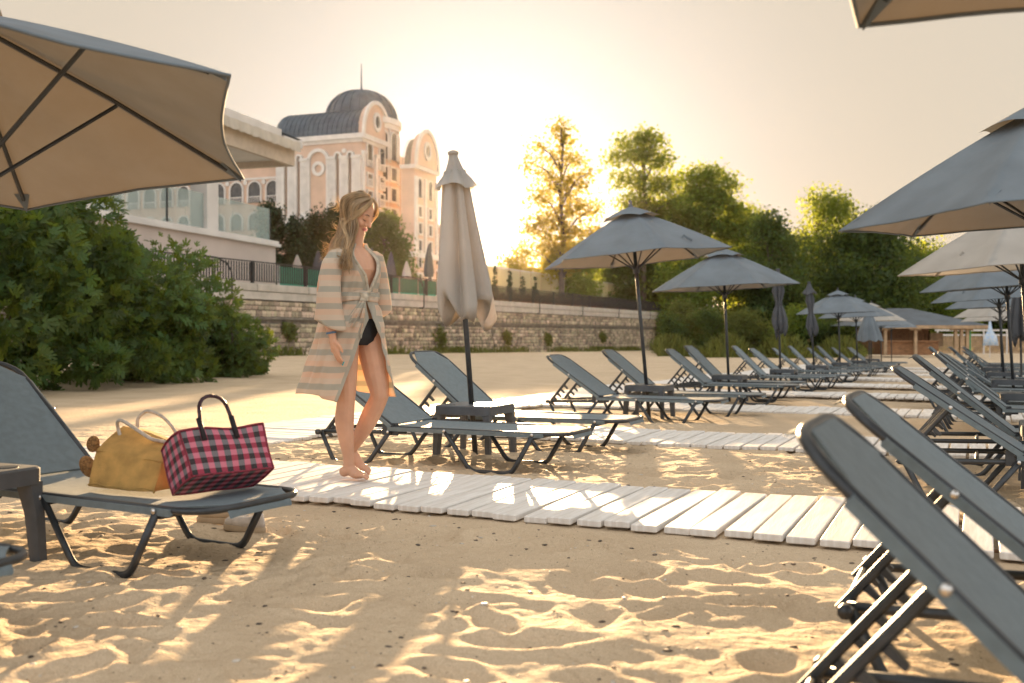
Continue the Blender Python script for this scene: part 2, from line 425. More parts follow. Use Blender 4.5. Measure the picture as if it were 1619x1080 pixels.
# ---- foliage builders (leaf clumps spread through the crown's volume)
def leaves(blobs, n, size, seed, clump=14, cr=.35, shell=.55, vert=0.0, aspect=.55):
    """blobs: (x,y,z,rx,ry,rz) -> quads; returns V, F, tint"""
    rs = np.random.RandomState(seed); bl = np.array(blobs, float); vol = bl[:, 3] * bl[:, 4] * bl[:, 5]; vol = vol ** .67
    nc = max(1, n // clump); idx = rs.choice(len(bl), nc, p=vol / vol.sum())
    d = rs.randn(nc, 3); d /= np.linalg.norm(d, axis=1)[:, None]; r = rs.rand(nc) ** (1 / 3.) * (1 - shell) + shell * rs.rand(nc) ** .25
    r = np.clip(r * (1 + .18 * rs.randn(nc)), 0, 1.25)
    C = bl[idx, :3] + d * r[:, None] * bl[idx, 3:]
    ct = rs.rand(nc)
    P = np.repeat(C, clump, 0) + rs.randn(nc * clump, 3) * cr * np.array([1, 1, .7])
    m = len(P); t = np.clip(np.repeat(ct, clump) * .6 + rs.rand(m) * .4, 0, 1)
    nrm = rs.randn(m, 3) + np.repeat(d, clump, 0) * .6 + np.array([0, 0, .5]); nrm /= np.linalg.norm(nrm, axis=1)[:, None]
    a = np.cross(nrm, rs.randn(m, 3) + np.array([0, 0, vert])); a /= np.linalg.norm(a, axis=1)[:, None] + 1e-9
    b = np.cross(nrm, a); s = size * (.6 + .8 * rs.rand(m))[:, None]
    bend = nrm * s * .25
    V = np.stack([P - a * s, P - b * s * aspect + bend, P + a * s, P + b * s * aspect + bend], 1).reshape(-1, 3)
    F = np.arange(4 * m).reshape(m, 4)
    return V, F, np.repeat(t, 4)
def blobcrown(h, r, n, seed, kind='round', z0=.3):
    rs = np.random.RandomState(seed); out = []
    for k in range(n):
        t = rs.rand(); z = h * (z0 + (1 - z0) * t * .92)
        if kind == 'round': rad = r * math.sqrt(max(.05, 1 - (2 * t - .85) ** 2 * .75))
        elif kind == 'cone': rad = r * (1.02 - .85 * t)
        else: rad = r * (.75 + .3 * math.sin(t * 7 + seed)) * (1.05 - .45 * t)
        a = rs.rand() * 6.283; q = rad * math.sqrt(rs.rand()) * .85
        s = r * rs.uniform(.27, .5) * (1.1 - .4 * t)
        out.append((q * math.cos(a), q * math.sin(a), z, s, s, s * rs.uniform(.6, .9)))
    return out
def tree(name, label, cat, base, h, r, leafmat, n=9000, size=.16, seed=1, kind='round', nb=26, group=None, cr=.32, z0=.28, shell=.5, clump=14, trunk=None, aspect=.55, blobs=None):
    t = thing(name, label, cat, base, YAW, group); bl = blobs or blobcrown(h, r, nb, seed, kind, z0)
    bl.append((0, 0, h * .93, r * .16, r * .16, h * .06))
    V, F, ti = leaves(bl, n, size, seed, cr=cr, shell=shell, clump=clump, aspect=aspect)
    link('crown', npmesh('crown', V, F, leafmat, ti), t)
    rs = random.Random(seed); tb = MB(); tr = trunk or max(.09, h * .018); pts = [(rs.uniform(-.04, .04) * k, rs.uniform(-.04, .04) * k, h * .9 * k / 7 - .3) for k in range(8)]
    tb.tube(pts, [tr * (1 - .11 * k) for k in range(8)], 8); tb.build('trunk', M['bark'], t, True)
    lb_ = MB()
    for (x, y, z, s, _, _) in bl[:-1]:
        z1 = max(.15 * h, z - .45 * math.hypot(x, y) - .08 * h); k = z1 / (h * .9) * 7
        lb_.tube([(0, 0, z1), (x * .5, y * .5, (z1 + z) / 2 + .03 * h), (x, y, z)], [tr * .4, tr * .25, tr * .1], 5)
    lb_.build('limb', M['bark'], t, True)
    return t
# ---- fig bush on the left: lobed leaves
def figleaf(name, k):
    rs = random.Random(k); out = [(0, -.5)]
    lob = [(-62, .62), (-28, .9), (0, 1.0), (30, .88), (60, .6)]
    pts = []
    for j, (a, r) in enumerate(lob):
        a += rs.uniform(-6, 6); r *= rs.uniform(.9, 1.1)
        for da, rr in ((-9, .78), (-4, 1.0), (4, 1.0), (9, .78)): pts.append((math.sin(R(a + da)) * r * rr, math.cos(R(a + da)) * r * rr - .3))
        if j < 4: am = (a + lob[j + 1][0]) / 2; pts.append((math.sin(R(am)) * .36, math.cos(R(am)) * .36 - .3))
    pts = [(-.16, -.34)] + pts + [(.16, -.34)]
    vs = [(0, -.12, .05)] + [(x, y, .12 * abs(x) - .22 * max(0, y) ** 2) for x, y in pts]
    n = len(pts); fs = [(0, i + 2, i + 1) for i in range(n - 1)]
    return vs, fs
FL = [figleaf('leaf', k) for k in range(5)]
bush = thing('fig_bush', 'big dark green fig bush with lobed leaves spilling over the sand on the left', 'bush', (-15.0, 14.0, gz(-15, 14)))
BL = []
_rs2 = np.random.RandomState(4)
def bushtop(y):                                       # height of the hedge along its length
    return float(np.interp(y, [2, 12, 14.3, 16, 17, 18.3, 19.6, 20.6, 21.4], [4.0, 3.75, 3.5, 3.15, 2.85, 2.2, 1.45, .9, .4]))
for k in range(250):
    y = _rs2.uniform(3, 20.9); t = bushtop(y); s = _rs2.uniform(.3, .68) * min(1, t / 2)
    z = (max(.25, t - s * .8) * _rs2.rand() ** .95); x = _rs2.uniform(-2.6, .9) * (1 - .35 * z / t) + (-.5 if y > 20 else 0)
    BL.append((x - (y - 14) * .28, y - 14, z, s, s, s * .8))
def fig_place(n, seed, sz, only_front=False):
    rs = np.random.RandomState(seed); bl = np.array(BL); idx = rs.randint(0, len(bl), n)
    d = rs.randn(n, 3); d /= np.linalg.norm(d, axis=1)[:, None]; P = bl[idx, :3] + d * bl[idx, 3:] * (1 + .12 * rs.randn(n))[:, None]
    tip = d * .8 + rs.randn(n, 3) * .45 + np.array([.1, -.1, .05]); tip /= np.linalg.norm(tip, axis=1)[:, None]
    nr = np.array([.35, -.45, .75]) + rs.randn(n, 3) * .45; nr -= tip * (nr * tip).sum(1)[:, None]; nr /= np.linalg.norm(nr, axis=1)[:, None]
    return P, tip, nr, sz * rs.uniform(.65, 1.3, n)
P, tip, nr, ss = fig_place(34000, 5, .18)
side = np.cross(tip, nr); Vs, Fs, Ts = [], [], []; off = 0
for v in range(5):
    m = np.arange(v, len(P), 5); vs = np.array(FL[v][0]); fs = np.array(FL[v][1])
    A = P[m, None] + ss[m, None, None] * (vs[None, :, :1] * side[m, None] + vs[None, :, 1:2] * tip[m, None] + vs[None, :, 2:] * nr[m, None])
    Vs.append(A.reshape(-1, 3)); Fs.append((fs[None] + (np.arange(len(m)) * len(vs))[:, None, None]).reshape(-1, 3) + off); off += len(m) * len(vs)
    Ts.append(np.repeat(np.random.RandomState(v).rand(len(m)), len(vs)))
link('foliage', npmesh('foliage', np.concatenate(Vs), np.concatenate(Fs), M['fig'], np.concatenate(Ts)), bush)['kind'] = 'stuff'
lm = []
for k in range(10):
    b = MB().add(*FL[k % 5]); me = b.mesh('leaf', M['fig']); a = me.attributes.new('tint', 'FLOAT', 'POINT'); a.data.foreach_set('value', np.full(len(me.vertices), .3 + .07 * k, np.float32)); lm.append(me)
P, tip, nr, ss = fig_place(2600, 9, .21)
score = P[:, 0] * .5 - P[:, 1] * .25 + np.random.RandomState(1).rand(2600) * .6
sel = [i for i in np.argsort(-score) if -7.5 < P[i, 1] < 9][:296]
for j, i in enumerate(sel):
    T, Nn = Vector(tip[i]), Vector(nr[i]); S = T.cross(Nn)
    mm = Matrix(((S.x, T.x, Nn.x, 0), (S.y, T.y, Nn.y, 0), (S.z, T.z, Nn.z, 0), (0, 0, 0, 1))) @ Matrix.Scale(float(ss[i]), 4)
    o = link('leaf', lm[j % 10], bush); o.matrix_local = Matrix.Translation(Vector(P[i])) @ mm
sb = MB(); rs = random.Random(2)
for k in range(12):
    y = rs.uniform(-9, 6); x = -.28 * y + rs.uniform(-1.4, .3); t = bushtop(y + 14)
    sb.tube([(x - .4, y, 0), (x + rs.uniform(-.2, .3), y + rs.uniform(-.4, .4), t * .4), (x + rs.uniform(-.3, .3), y + rs.uniform(-.5, .5), t * .6)], [.035, .028, .01], 5)
sb.build('stem', M['bark'], bush, True)

# ---- hotel: local frame s (left facade, away to the left), r (right facade, away to the right), z up
HD = 180.0; T_ = R(20)
Hc = lw((572 - 809.5) / FPX * HD, HD, 0)
ldir = (lw(-math.cos(T_), math.sin(T_)) ); rdir = (lw(math.sin(T_), math.cos(T_)))
hot = thing('hotel', 'large peach hotel with white pilasters, grey barrel roofs and a domed tower', 'hotel', Hc)
def zs(y, d=HD): return EYE + (HOR - y) * d / FPX
def sx(x): # facade distance along s for an image bearing
    k = (x - 809.5) / FPX; l0 = (572 - 809.5) / FPX * HD
    return (k * HD - l0) / (-math.cos(T_) - k * math.sin(T_))
def rx_(x, l0=(572 - 809.5) / FPX * HD, d0=HD):
    k = (x - 809.5) / FPX; return (k * d0 - l0) / (math.sin(T_) - k * math.cos(T_))
MX = Matrix(((rdir.x, ldir.x, 0, 0), (rdir.y, ldir.y, 0, 0), (0, 0, 1, 0), (0, 0, 0, 1)))   # (r, s, z)
def hb(mb, r0, r1, s0, s1, z0, z1):
    c = Vector(((r0 + r1) / 2, (s0 + s1) / 2, (z0 + z1) / 2)); mb.box(MX @ c, (r1 - r0, s1 - s0, z1 - z0), MX.to_3x3()); return mb
def archpoly(w, h, n=8):
    return [(-w / 2, 0), (w / 2, 0)] + [(w / 2 * math.cos(math.pi * k / n), h - w / 2 + w / 2 * math.sin(math.pi * k / n)) for k in range(n + 1)]
def ringpoly(mb, MM, inner, outer, h):
    n = len(inner); vs = [MM @ Vector((x, y, zz)) for zz in (0, h) for p in (inner, outer) for x, y in p]
    fs = []
    for i in range(n):
        j = (i + 1) % n
        fs += [(2 * n + i, 2 * n + j, 3 * n + j, 3 * n + i), (i, j, 2 * n + j, 2 * n + i), (n + i, n + j, 3 * n + j, 3 * n + i)]
    return mb.add(vs, fs)
def face(axis_, a, z, o):   # matrix for a flat thing standing on a facade at distance a, height z, o proud of it
    if axis_ == 's': X, O = Vector((0, 1, 0)), Vector((-1, 0, 0)); p = Vector((-o, a, z))
    else: X, O = Vector((1, 0, 0)), Vector((0, -1, 0)); p = Vector((a, -o, z))
    B = Matrix(((X.x, 0, O.x, p.x), (X.y, 0, O.y, p.y), (0, 1, 0, p.z), (0, 0, 0, 1)))
    return MX @ B
GL = gl = M['glassdark']
def window(axis_, a, z, w, h, off=0.0, arch=True, rail=False, parent=hot, base=0.0):
    poly = archpoly(w, h) if arch else [(-w / 2, 0), (w / 2, 0), (w / 2, h), (-w / 2, h)]
    o_ = .28; outer = archpoly(w + 2 * o_, h + o_) if arch else [(-w / 2 - o_, -o_), (w / 2 + o_, -o_), (w / 2 + o_, h + o_), (-w / 2 - o_, h + o_)]
    mb = MB(); ringpoly(mb, face(axis_, a, z, base), poly, outer, .32); fr = mb.build('window', M['white'], parent)
    MB().prism(poly, face(axis_, a, z, base + .02), .05).build('pane', GL, fr)
    if rail:
        rb = MB()
        for k in range(7): rb.prism([(-.05, 0), (.05, 0), (.05, 1.1), (-.05, 1.1)], face(axis_, a - w / 2 + w * k / 6, z, base + .35), .06)
        rb.prism([(-w / 2, 1.05), (w / 2, 1.05), (w / 2, 1.2), (-w / 2, 1.2)], face(axis_, a, z, base + .34), .1)
        rb.build('balustrade', M['white'], fr)
L1 = sx(437); R1 = rx_(614); R2 = rx_(636); zc = zs(219)
mb = MB(); hb(mb, 0, R1, 0, L1, -1, zc); hb(mb, 1.2, 22, 1.5, L1 - .5, -1, zc); mb.build('wall', M['peach'], hot)
mb = MB(); hb(mb, -.7, R1 + .5, -.7, L1 + .5, zc, zc + .9); mb.build('cornice', M['white'], hot)
mb = MB(); hb(mb, -.3, R1 + .2, -.3, L1 + .2, zc - .6, zc - .005); mb.build('cornice', M['white'], hot)
# barrel roof along s over the front, gable to the right
br = R1 / 2 - .2
def barrel(r0, r1, s0, s1, z, hgt, name='roof', m=None, n=14, ribs=True, parent=hot):
    rc = (r0 + r1) / 2; w = (r1 - r0) / 2; mb = MB(); rings = []
    for s_ in np.arange(s0, s1 + .01, max(.6, (s1 - s0) / 24)):
        rings.append([MX @ Vector((rc - w * math.cos(math.pi * k / n), s_, z + hgt * math.sin(math.pi * k / n))) for k in range(n + 1)])
    mb.loft(rings); mb.build(name, m or M['slate'], parent, False)
    if ribs:
        rb = MB(); pts = lambda s_: [MX @ Vector((rc - (w + .08) * math.cos(math.pi * k / n), s_, z + (hgt + .08) * math.sin(math.pi * k / n))) for k in range(n + 1)]
        for s_ in np.arange(s0 + .5, s1, 1.0): rb.tube(pts(s_), .07, 4)
        rb.build('roof_seam', m or M['slate'], parent)
barrel(.2, R1 - .2, .8, L1, zc + .9, 5.4)
# rounded hip at the left end
mb = MB(); mb.ball(MX @ Vector((R1 / 2, L1 - .4, zc + .9)), (br + .3, 2.6, 5.5), 16, 10, MX.to_3x3()); mb.build('roof_hip', M['slate'], hot, True)
# gable front: arch disc with oculus
def gable(rc, w, z, hgt, s_, parent=hot):
    n = 18; arc = lambda W_, H_: [(-W_ * math.cos(math.pi * k / n), H_ * math.sin(math.pi * k / n)) for k in range(n + 1)]
    MB().prism(arc(w, hgt)[::-1], face('r', rc, z, -.9 + s_), 1.2).build('gable', M['peach'], parent)
    mb = MB(); ringpoly(mb, face('r', rc, z, .2 + s_), arc(w - .05, hgt - .05), arc(w + .65, hgt + .65), .45); mb.build('gable_trim', M['white'], parent)
    circ = lambda q, asp=1.25: [(q * math.cos(2 * math.pi * k / 16), q * asp * math.sin(2 * math.pi * k / 16)) for k in range(16)]
    Mo = face('r', rc, z + hgt * .48, .3 + s_); mb = MB(); ringpoly(mb, Mo, circ(.95), circ(1.45), .3); oc = mb.build('oculus', M['white'], parent)
    MB().prism(circ(.95), face('r', rc, z + hgt * .48, .32 + s_), .05).build('pane', GL, oc)
gable(R1 / 2, R1 / 2 - .3, zc + .9, 6.2, .0)
# left facade: pilasters, arched strips, big blind arch with ring
def spx(x): return sx(x)
zt, zb = zs(250), zs(338)
for xa_, xb_ in ((439, 451), (458, 471), (478, 489), (520, 532), (540, 552), (559, 571.5)):
    s0, s1 = spx(xb_), spx(xa_)
    mb = MB(); hb(mb, -.55, 0, s0, s1, zb, zt)
    for k in range(4):
        q = s0 + (s1 - s0) * (k + .5) / 4; hb(mb, -.68, -.55, q - .09, q + .09, zb + .8, zt - .9)
    hb(mb, -.85, 0, s0 - .15, s1 + .15, zt, zt + .5); hb(mb, -.85, 0, s0 - .15, s1 + .15, zb - .9, zb)
    mb.build('pilaster', M['white'], hot)
for x in (454.5, 474.5, 536, 555.5):
    a = spx(x); w = .75; h = zs(241) - zb; mb = MB()
    ringpoly(mb, face('s', a, zb, 0), archpoly(w, h), archpoly(w + .7, h + .35), .6); o = mb.build('window', M['white'], hot)
    MB().prism(archpoly(w, h), face('s', a, zb, .02), .05).build('pane', mat('strip_window', (.33, .22, .15), .6) if x == 454.5 else bpy.data.materials['strip_window'], o)
a = spx(504.5); w = spx(489.5) - spx(519.5); h = zs(236) - zb; mb = MB()
ringpoly(mb, face('s', a, zb, 0), archpoly(w - .5, h, 12), archpoly(w + .7, h + .6, 12), .5); mb.build('blind_arch', M['white'], hot)
circ = lambda q: [(q * math.cos(2 * math.pi * k / 20), q * math.sin(2 * math.pi * k / 20)) for k in range(20)]
mb = MB(); ringpoly(mb, face('s', a, zs(263), 0), circ(.75), circ(1.35), .35); mb.build('ring_moulding', M['white'], hot)
for x, y in ((461, 246), (545, 237)): MB().prism(circ(.42), face('s', spx(x), zs(y), 0), .3).build('roundel', M['white'], hot)
mb = MB(); hb(mb, -.9, 0, -.4, L1, zb - 1.8, zb - .9); hb(mb, -.4, -.005, -.4, L1, zb - 3.2, zb - 1.8); mb.build('plinth', M['white'], hot)
# right facade, two window columns
for a in (R1 * .27, R1 * .73):
    window('r', a, zs(261), 1.9, 4.6, rail=True)
    for j in range(1, 9): window('r', a, zs(261) - j * 3.15 - .2, 1.7, 2.1, arch=(j in (4, 8)), rail=True)
for a in (.35, R1 * .5, R1 - .35):
    mb = MB(); hb(mb, a - .38, a + .38, -.4, 0, zb - 5, zs(243)); hb(mb, a - .5, a + .5, -.6, 0, zs(243), zs(243) + .6); mb.build('pilaster', M['white'], hot)
# dome and its drum
Dc = MX @ Vector((11.5, 6.3, 0)); dR = 7.4; zd = zs(186, 190)
mb = MB(); n = 32; prof = [(1.0, -.1), (1.0, .0), (.985, .16), (.93, .38), (.82, .6), (.66, .79), (.46, .92), (.24, .985), (.03, 1.0)]
mb.loft([[Dc + Vector((dR * .93 * q * math.cos(2 * math.pi * k / n), dR * .93 * q * math.sin(2 * math.pi * k / n), zd + 5.6 * t)) for k in range(n)] for q, t in prof]); mb.build('dome', M['slate'], hot, True)
rb = MB()
for k in range(24):
    a = 2 * math.pi * k / 24; rb.tube([Dc + Vector((dR * .94 * q * math.cos(a), dR * .94 * q * math.sin(a), zd + 5.65 * t)) for q, t in prof], .1, 4)
rb.build('dome_rib', M['slate'], hot)
cyl = lambda q, z0, z1, m_, nm: MB().loft([[Dc + Vector((q * math.cos(2 * math.pi * k / n), q * math.sin(2 * math.pi * k / n), z)) for k in range(n)] for z in (z0, z1)]).build(nm, m_, hot, auto=True)
cyl(dR - .5, -1, zd - .6, M['peach'], 'drum'); cyl(dR + .3, zd - 1.5, zd - .4, M['white'], 'drum_cornice'); cyl(dR - .1, zd - 2.4, zd - 1.51, M['white'], 'drum_cornice')
MB().tube([Dc + Vector((0, 0, zd + 5.4)), Dc + Vector((0, 0, zd + 6.3)), Dc + Vector((0, 0, zd + 11))], [.45, .16, .06], 8).build('finial', M['slate'], hot)
# drum openings facing the sea side
for ang in (-1.15, -.72, -.3, .12):
    c0 = math.atan2(-ldir.y, -ldir.x) + ang + .25; dirv = Vector((math.cos(c0), math.sin(c0), 0)); side_ = Vector((-dirv.y, dirv.x, 0))
    for j in range(7):
        z0 = zd - 8.2 - j * 3.9; hh = 5.2 if j == 0 else 2.4
        if j == 0: pass
        p = Dc + dirv * (dR - .55) + Vector((0, 0, z0)); B = Matrix(((side_.x, 0, dirv.x, p.x), (side_.y, 0, dirv.y, p.y), (0, 1, 0, p.z), (0, 0, 0, 1)))
        pol = archpoly(2.1, hh) if j in (0, 5) else [(-1.05, 0), (1.05, 0), (1.05, hh), (-1.05, hh)]
        out_ = archpoly(2.7, hh + .35) if j in (0, 5) else [(-1.35, -.3), (1.35, -.3), (1.35, hh + .3), (-1.35, hh + .3)]
        mb = MB(); ringpoly(mb, B, pol, out_, .45); o = mb.build('window', M['white'], hot); MB().prism(pol, B @ Matrix.Translation((0, 0, .15)), .05).build('pane', GL, o)
# second pavilion, standing forward at the right
l2 = (655 - 809.5) / FPX * 184; C2 = lw(l2, 184) - Hc
MXs = MX; MX = Matrix.Translation(C2) @ MX
def rx2(x): return rx_(x, l2, 184)
Rp = rx2(690); Lp = 2.7; z2 = zs(266, 184)
mb = MB(); hb(mb, 0, Rp, 0, Lp, -1, z2); mb.build('wall', M['peach'], hot)
mb = MB(); hb(mb, -.5, Rp + .5, -.5, Lp, z2, z2 + .7); hb(mb, -.4, Rp + .4, -.45, Lp, z2 - 16.4, z2 - 15.4); hb(mb, -.4, Rp + .4, -.45, Lp, z2 - 23.0, z2 - 22.4); mb.build('cornice', M['white'], hot)
barrel(.3, Rp - .3, 1.0, Lp, z2 + .7, 5.6, m=mat('tan_roof', (.20, .17, .13), .7))
gable(Rp / 2, Rp / 2 - .3, z2 + .7, 6.6, 0)
for a in (Rp * .22, Rp * .68):
    window('r', a, z2 - 5.2, 1.8, 3.6)
    for j in range(1, 8): window('r', a, z2 - 5.6 - j * 3.15, 1.5, 1.9, arch=(j in (4, 6)))
for a in (.4, Rp * .45, Rp - .4):
    mb = MB(); hb(mb, a - .4, a + .4, -.4, 0, z2 - 15.4, z2 - 1.4); mb.build('pilaster', M['white'], hot)
# low wing at the foot of the tower, right
mb = MB(); hb(mb, Rp + .01, Rp + 14.5, 1, 12, -1, z2 - 9.6); mb.build('wall', M['peach'], hot)
mb = MB(); hb(mb, Rp + .02, Rp + 14.8, .7, 12, z2 - 9.595, z2 - 8.9); mb.build('cornice', M['white'], hot)
for k in range(4):
    for j in range(4): window('r', Rp + 2.0 + k * 3.4, z2 - 13.4 - j * 3.6, 1.7, 2.4, base=-1.0)
MX = MXs
# left wing with arcades
zw = zs(258, 188)
mb = MB(); hb(mb, 3, 12, L1 + .01, L1 + 46, -1, zw); mb.build('wall', M['peach'], hot)
mb = MB(); hb(mb, 2.5, 12.2, L1 + .02, L1 + 46, zw + .005, zw + .6); hb(mb, 2.7, 3.005, L1 + .02, L1 + 46, zw - 2.7, zw - 2.3); mb.build('cornice', M['white'], hot)
for k in range(11):
    a = L1 + 2.6 + k * 4.1
    window('s', a, zs(315, 186), 2.7, 4.0, rail=True, base=-3.0); window('s', a, zs(315, 186) - 5.2, 2.5, 3.2, base=-3.0)
    MB().prism(circ(.45), face('s', a - 2.05, zs(282, 186), -3.0), .3).build('roundel', M['white'], hot)

# ---- terrace building with glass balustrade, left
Tb = R(16.5); B0 = lw((436 - 809.5) / FPX * 56, 56, 0); tb = thing('terrace_building', 'white terrace restaurant with square column, glass balustrade and scalloped awning', 'building', B0)
td = lw(-math.sin(Tb), -math.cos(Tb)); nd = lw(math.cos(Tb), -math.sin(Tb))     # toward us along the face; outward
MT = Matrix(((td.x, nd.x, 0, 0), (td.y, nd.y, 0, 0), (0, 0, 1, 0), (0, 0, 0, 1)))
def tbx(mb, t0, t1, n0, n1, z0, z1): mb.box(MT @ Vector(((t0 + t1) / 2, (n0 + n1) / 2, (z0 + z1) / 2)), (t1 - t0, n1 - n0, z1 - z0), MT.to_3x3()); return mb
M['pinkwall'] = mat('pinkish_render', (.55, .46, .40), .85, 0, .04, .5)
tbx(MB(), 0, 24, -9, 0, 0, 5.85).build('wall', M['pinkwall'], tb)
tbx(tbx(MB(), -.2, 24, -9, .25, 5.85, 6.0), -.2, 24, -.4, .1, 6.0, 6.18).build('sill', M['white'], tb)
for t in (6.2, 15.5): tbx(MB(), t - .5, t + .5, -.95, .02, 6.181, 10.6).build('column', M['white'], tb)
for t in (.35, 9.7): tbx(MB(), t - .04, t + .04, -.2, -.12, 6.181, 7.9).build('glass_post', M['iron'], tb)
for t0, t1 in ((.4, 2.3), (2.33, 4.1), (4.13, 5.65), (6.75, 8.2), (8.23, 9.65), (9.75, 11.6), (11.63, 13.4), (13.43, 14.95)):
    tbx(MB(), t0, t1, -.18, -.15, 6.183, 7.95).build('glass_panel', M['glass'], tb)
tbx(MB(), 7.0, 24, -6, -5.5, 6.0, 10.6).build('inner_wall', M['white'], tb)
for t0 in (7.6, 10.0, 12.4): tbx(MB(), t0, t0 + 1.7, -5.49, -5.42, 6.3, 9.6).build('inner_window', M['glass'], tb)
tbx(MB(), -1.0, 24, -8.6, .3, 10.9, 11.15).build('soffit', M['white'], tb)
tbx(tbx(MB(), -1.2, 24, .3, .55, 10.55, 11.75), -1.2, -.95, -8.6, .299, 10.55, 11.75).build('fascia', M['beige'], tb)
tbx(MB(), 1.5, 6.0, -3.4, -2.8, 10.70, 10.9).build('ceiling_beam', M['wood'], tb)
tbx(tbx(MB(), 1.0, 24, .56, .95, 11.75, 12.2), -1.5, .6, .56, .9, 11.6, 11.95).build('awning_box', M['white'], tb)
mb = MB(); nseg = 110; vs = []
for k in range(nseg + 1):
    t = -1.0 + 24 * k / nseg; vs += [MT @ Vector((t, 1.0 + .04 * math.sin(k * 1.3), 11.8)), MT @ Vector((t, 1.05 + .05 * math.sin(k * 1.3), 11.3 - .07 * abs(math.sin(k * math.pi / 3))))]
mb.add(vs, [(2 * k, 2 * k + 1, 2 * k + 3, 2 * k + 2) for k in range(nseg)]); mb.build('awning_valance', mat('awning_cloth', (.62, .57, .48), .8, 0, .05, 2, trans=(.6, .5, .35), tw=.25), tb)
mb = MB(); vs = [MT @ Vector(p) for p in ((-1.8, .7, 12.15), (24, .7, 12.25), (24, -4.5, 13.6), (1.5, -4.5, 13.5), (-1.8, -9, 12.15), (24, -9, 12.2))]
mb.add(vs, [(0, 1, 2, 3), (3, 2, 5, 4), (0, 3, 4), (0, 4, 5, 1), (1, 5, 2)]); mb.build('roof', M['slate'], tb)

# ---- green windbreak, frosted screen, small cypresses, terrace parasols
gw = thing('windbreak', 'green mesh windbreak fence behind the dark railing', 'windbreak', (WX - 2.2, 0, WZ - .06))
def wy(x, X): d = -X * FPX / (CA * (1545 - x)); return px(x, d, z=0).y
ya, yb = wy(440, WX - 2.2), wy(700, WX - 2.2); k = 0; y = ya
while y < yb:
    w = 2.4; MB().box((0, y + w / 2 - .02, .62), (.04, w - .05, 1.1)).build('mesh_panel', M['green'], gw); MB().box((.02, y, .6), (.09, .09, 1.25)).build('post', M['white'], gw); y += w
sc = thing('glass_screen', 'tall frosted golden glass screen on the terrace behind the small cypresses', 'screen', (-38, 0, WZ))
y = wy(745, -38); 
while y < wy(1090, -38):
    MB().box((0, y + 1.2, 1.75), (.05, 2.36, 3.2)).build('screen_panel', M['goldglass'], sc); MB().box((.03, y, 1.7), (.07, .07, 3.5)).build('post', M['woodpale'], sc); y += 2.42
MB().box((.0, (wy(745, -38) + wy(1090, -38)) / 2, 3.41), (.09, wy(1090, -38) - wy(745, -38), .1)).build('top_rail', M['white'], sc)
# brown planter behind the railing
pl = MB(); 
hedge = thing('low_hedge', 'low reddish brown hedge behind the railing under the frosted screen', 'hedge', (WX - 2, 0, WZ))
V, F, ti = leaves([(0, y, .35, .4, 1.0, .4) for y in np.arange(wy(765, WX - 2), wy(1060, WX - 2), 1.2)], 9000, .12, 71, cr=.2)
link('foliage', npmesh('foliage', V, F, leafm('brown_foliage', (.12, .06, .03), (.3, .15, .05), .3), ti), hedge)
for x, yt, wo, i in ((782, 424, 'leftmost and tallest'), (806, 430, 'second from the left'), (826, 434, 'third from the left'), (846, 438, 'rightmost and smallest')) and [(782, 423, 'leftmost and tallest', 0), (806, 430, 'second from the left', 1), (826, 434, 'third from the left', 2), (846, 438, 'rightmost', 3)]:
    X = -36.8; d = -X * FPX / (CA * (1545 - x)); p = px(x, d, z=WZ); h = zs(yt, d) - WZ
    t = thing('cypress', wo + ' of four small cypresses in front of the frosted screen', 'cypress', p, 0, 'small cypresses on the terrace')
    bl = [(0, 0, h * q, .42 * (1.05 - q * .9), .42 * (1.05 - q * .9), h * .12) for q in np.linspace(.12, .92, 8)]
    V, F, ti = leaves(bl, 1300, .09, 80 + i, cr=.07, shell=.2); link('crown', npmesh('crown', V, F, M['conifer'], ti), t)
    MB().tube([(0, 0, 0), (0, 0, h * .9)], [.06, .02], 6).build('trunk', M['bark'], t)
for i, (x, yt, yb_, lb) in enumerate(((470, 403, 432, 'small pale closed parasol on the terrace left of the woman'), (503, 396, 435, 'dark closed parasol on the terrace just left of the woman'), (588, 392, 440, 'closed grey parasol on the terrace beside the woman at her right'),
        (618, 398, 442, 'second closed grey parasol on the terrace right of the woman'), (643, 413, 446, 'smallest pale closed parasol on the terrace right of the woman'), (678, 386, 440, 'tall dark closed parasol on the terrace just left of the big closed one'))):
    X = WX - 5; d = -X * FPX / (CA * (1545 - x)); p = px(x, d, z=WZ); h = zs(yt, d) - WZ
    t = thing('terrace_parasol', lb, 'parasol', p, 0, 'closed parasols on the terrace')
    MB().tube([(0, 0, 0), (0, 0, h)], .035, 6).build('pole', M['iron'], t)
    n = 16; r0 = .36
    MB().loft([[(r * (1 + .25 * math.cos(a * 4)) * math.cos(a), r * (1 + .25 * math.cos(a * 4)) * math.sin(a), z) for a in [2 * math.pi * k / n for k in range(n)]] for r, z in ((r0 * .8, h * .42), (r0, h * .5), (r0 * .7, h * .75), (r0 * .3, h * .93), (.04, h))]).build('canopy', M['canopy_pale' if i in (0, 4) else 'canopy_dark'], t, True)
    MB().box((0, 0, .05), (.6, .6, .1)).build('base', M['iron'], t)

